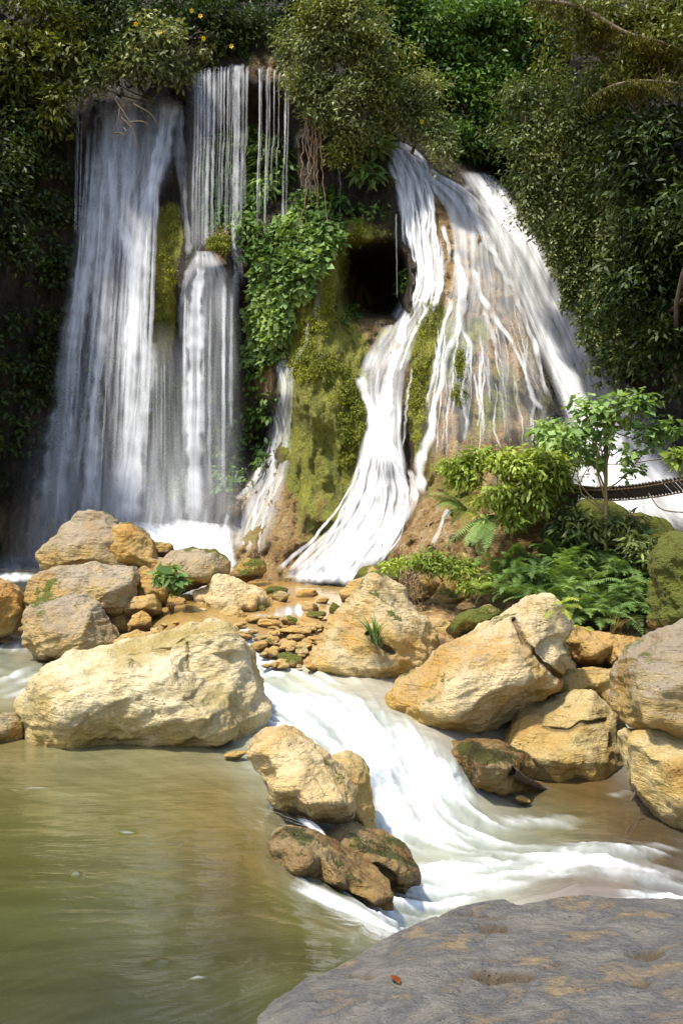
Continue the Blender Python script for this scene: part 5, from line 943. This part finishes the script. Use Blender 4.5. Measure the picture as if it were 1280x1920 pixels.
# grass tufts
def grass(base, label, n, L_, mat, seed, lean=(0, 0), w=.008):
    r = np.random.default_rng(seed); vs, fs = [], []
    for k in range(n):
        a0 = r.uniform(0, 2*math.pi); d = np.array([math.cos(a0)*r.uniform(.2, .9)+lean[0], math.sin(a0)*r.uniform(.2, .9)-.1, 0]); l = L_*r.uniform(.5, 1.1); t = np.linspace(0, 1, 6)[:, None]
        p = np.array(base)+r.normal(size=3)*.012+d*l*t**1.3*.8+np.array([0, 0, 1])*l*(t-.45*t*t); sd_ = np.cross(d, [0, 0, 1]); sd_ /= np.linalg.norm(sd_)+1e-6; ww = w*(1-t*.9)
        o_ = len(vs); vs += list(p-sd_*ww)+list(p+sd_*ww); fs += [[o_+i, o_+i+1, o_+7+i, o_+6+i] for i in range(5)]
    tag(mesh('grass_tuft', np.array(vs), np.array(fs), mat, smooth=False, attrs={'var': r.random(len(vs))}), label, 'grass tuft')
grass(P(702,1205,10.38), 'arching grass tuft growing on the slanted cream boulder', 60, .5, G_fern, 1, (-.2, 0), .012)
grass(P(712,1212,10.4), 'shorter grass tuft beside the arching one on the slanted cream boulder', 24, .25, G_olive, 2)
grass(P(322,1150,12.2), 'pale dry grass tuft at the water between the boulders', 40, .22, G_straw, 3)
grass(P(1150,1192,10.6), 'dry straw coloured grass tuft above the pinkish brown boulder', 50, .35, G_straw, 4, (.4, 0))
grass(P(1215,1205,10.4), 'green grass tuft on top of the mossy rock end at the right', 40, .2, G_bright, 5, (.4, 0))

# ------------------------------------------------------------------ slatted footbridge at the right
def footbridge():
    root = empty('footbridge', tuple(P(1070,915,13.2))); tag(root, 'narrow slatted hanging footbridge at the right edge in front of the misty fall', 'footbridge')
    pts = catmull([P(1056,914,12.9), P(1120,924,12.8), P(1200,920,12.7), P(1290,905,12.6), P(1420,880,12.4)], 56)
    Wm = bark_mat('shade_darkened_planks', (0.035,0.028,0.02), (0.10,0.08,0.06)); parts = []  # plank colour darkened to carry the shade they hang in
    dirv = pts[-1]-pts[0]; dirv /= np.linalg.norm(dirv); side = np.array([-dirv[1], dirv[0], 0]); side /= np.linalg.norm(side); side *= .36; side += dirv*.10; side[2] = -.065
    vs = np.array([[x, y, z] for x in (-1, 1) for y in (-1, 1) for z in (-1, 1)], float); fq = np.array([[0,1,3,2],[4,6,7,5],[0,4,5,1],[2,3,7,6],[0,2,6,4],[1,5,7,3]])
    for i in range(0, 56):
        c = pts[i]; v = c+vs[:, :1]*side+vs[:, 1:2]*dirv*.012+vs[:, 2:]*np.array([0, 0, .012]); v += np.array([0, 0, random.uniform(-.004, .004)]); parts.append(mesh('slat', v, fq, Wm, smooth=False))
    for sg in (-1, 1):
        v, f = tubes([(pts+side*sg*.9-np.array([0, 0, .03]), np.full(56, .010))], 6); parts.append(mesh('cable', v, f, ROOT))
    v, f = tubes([(catmull([P(1215,925,12.3), P(1240,955,12.1), P(1300,962,11.9)], 16), np.full(16, .008))], 5); parts.append(mesh('loose_rope', v, f, BARK))
    v, f = tubes([(catmull([P(1050,862,13.4), P(1160,870,12.8), P(1290,850,11.9), P(1400,820,11.4)], 40), np.full(40, .007))], 5); parts.append(mesh('hand_rope', v, f, BARK))
    local(parts, root)
footbridge()
# driftwood and debris
def stick(pts, r0, label, name='driftwood'):
    q = catmull([P(*p) for p in pts], 16); q[1:-1] += np.random.default_rng(int(pts[0][0])).normal(size=(14, 3))*r0*.15; v, f = tubes([(q, np.linspace(r0, r0*.35, 16))], 7); tag(mesh(name, v, f, bark_mat('soaked_wood', (0.03,0.02,0.012), (0.10,0.06,0.035))), label, 'driftwood')
stick([(958,1446,8.25),(985,1464,8.55),(1020,1479,8.74),(1055,1492,8.6)], .04, 'dark waterlogged branch lying below the smooth yellow boulder')
stick([(1183,1500,7.9),(1190,1485,7.9),(1187,1470,7.9)], .014, 'short upright twig standing in the brown water at the right')
stick([(1172,1565,7.3),(1180,1548,7.3),(1178,1538,7.3)], .006, 'thin dark stem poking out of the water at the right')
stick([(1185,1560,7.3),(1195,1540,7.3),(1205,1520,7.3)], .005, 'pale thin stem leaning right out of the brown water')
stick([(760,1110,11.6),(775,1160,11.4),(800,1200,11.2),(812,1235,10.6)], .025, 'long grey stick leaning behind the slanted cream boulder')
lm = leaf_mat('dead_leaf', (0.20,0.04,0.01), (0.24,0.06,0.015), (0.28,0.08,0.02))
def dead_leaf(px, py, Y, ang, label):
    t = np.linspace(0, 1, 7); w_ = .018*np.sin(math.pi*t); v = np.concatenate([np.stack([t*.07, w_, .006*np.sin(t*3)+.006], 1), np.stack([t*.07, -w_, .006*np.sin(t*3)+.010], 1)]); f = [[i, i+1, i+8, i+7] for i in range(6)]
    o = mesh('fallen_leaf', v, np.array(f), lm, attrs={'var': np.random.rand(14)}); o.location = tuple(P(px, py, Y)); o.rotation_euler = (.25, 0, ang); tag(o, label, 'leaf')
from mathutils.bvhtree import BVHTree
so_ = [o for o in C.objects if o.name == 'rock_slab'][0]; bt = BVHTree.FromPolygons([v.co[:] for v in so_.data.vertices], [p.vertices[:] for p in so_.data.polygons])
hit = bt.ray_cast(Vector((0, 0, 0)), Vector(P(748, 1848, 1.0)))[0]
dead_leaf(748,1848,(hit.y if hit else 3.7)-.004,2.0,'dry red brown leaf lying on the grey slab'); 

plant('shrub','shrub','low ferny plants and creepers on the mossy slope behind the young tree stem',P(1110,1010,12.2),[(1090,975,12.0,50,26,.3),(1150,985,11.9,40,22,.25),(1060,1010,12.1,36,30,.25),(1190,1030,11.6,40,24,.3)],200,14,.13,.11,.035,G_vine,limbs=6,trunk=.012,gap=-.25,droop=.7)
plant('tree','tree','pale leaved sprays of the tall tree at the top centre, nearest the middle ledge',(0.2,17.2,5.6),[(700,60,16.0,60,60,.5),(660,20,16.0,70,40,.5),(600,50,16.1,60,50,.5),(560,130,16.1,30,50,.3),(720,170,16.1,30,50,.3),(640,270,16.2,50,40,.3)],330,18,.2,.09,.035,G_yel,limbs=14,trunk=.05,group=TR,gap=.0,droop=.3)

# the spill from the green pool: silky strands over its stone sill
def wY(x, y): return float(samp_w(x, y))
L = Fall()
for k in range(26):
    a = fr.uniform(0, 1); o1 = fr.uniform(-14, 14); q = [(535+a*70+o1*.3, 1650+a*26+o1), (600+a*60, 1682+a*22+o1*.7), (668+a*40, 1712+a*18+o1*.4), (728+a*22, 1742+a*12)]
    L.ribbon([(x, y, fr.uniform(6, 16), dd, wY(x, y)-.025) for (x, y), dd in zip(q, (.15, .55, .8, .85))], nu=5, nv=40, follow=False)
L.done('spill', F_sun, 'silky white spill leaving the green pool beside the grey slab')
L = Fall()
for k in range(8):
    a = fr.uniform(-10, 10); L.ribbon([(568+a, 1537+a*.3, 8, .5, 6.35), (590+a, 1550, 9, .8, 6.25), (606+a, 1572, 10, .8, 6.15), (612+a*1.3, 1592, 10, .6, 6.1)], nu=5, nv=30, follow=False)
L.done('spill', F_sun, 'small spill of water between the cream pointed rock and the wet brown one')
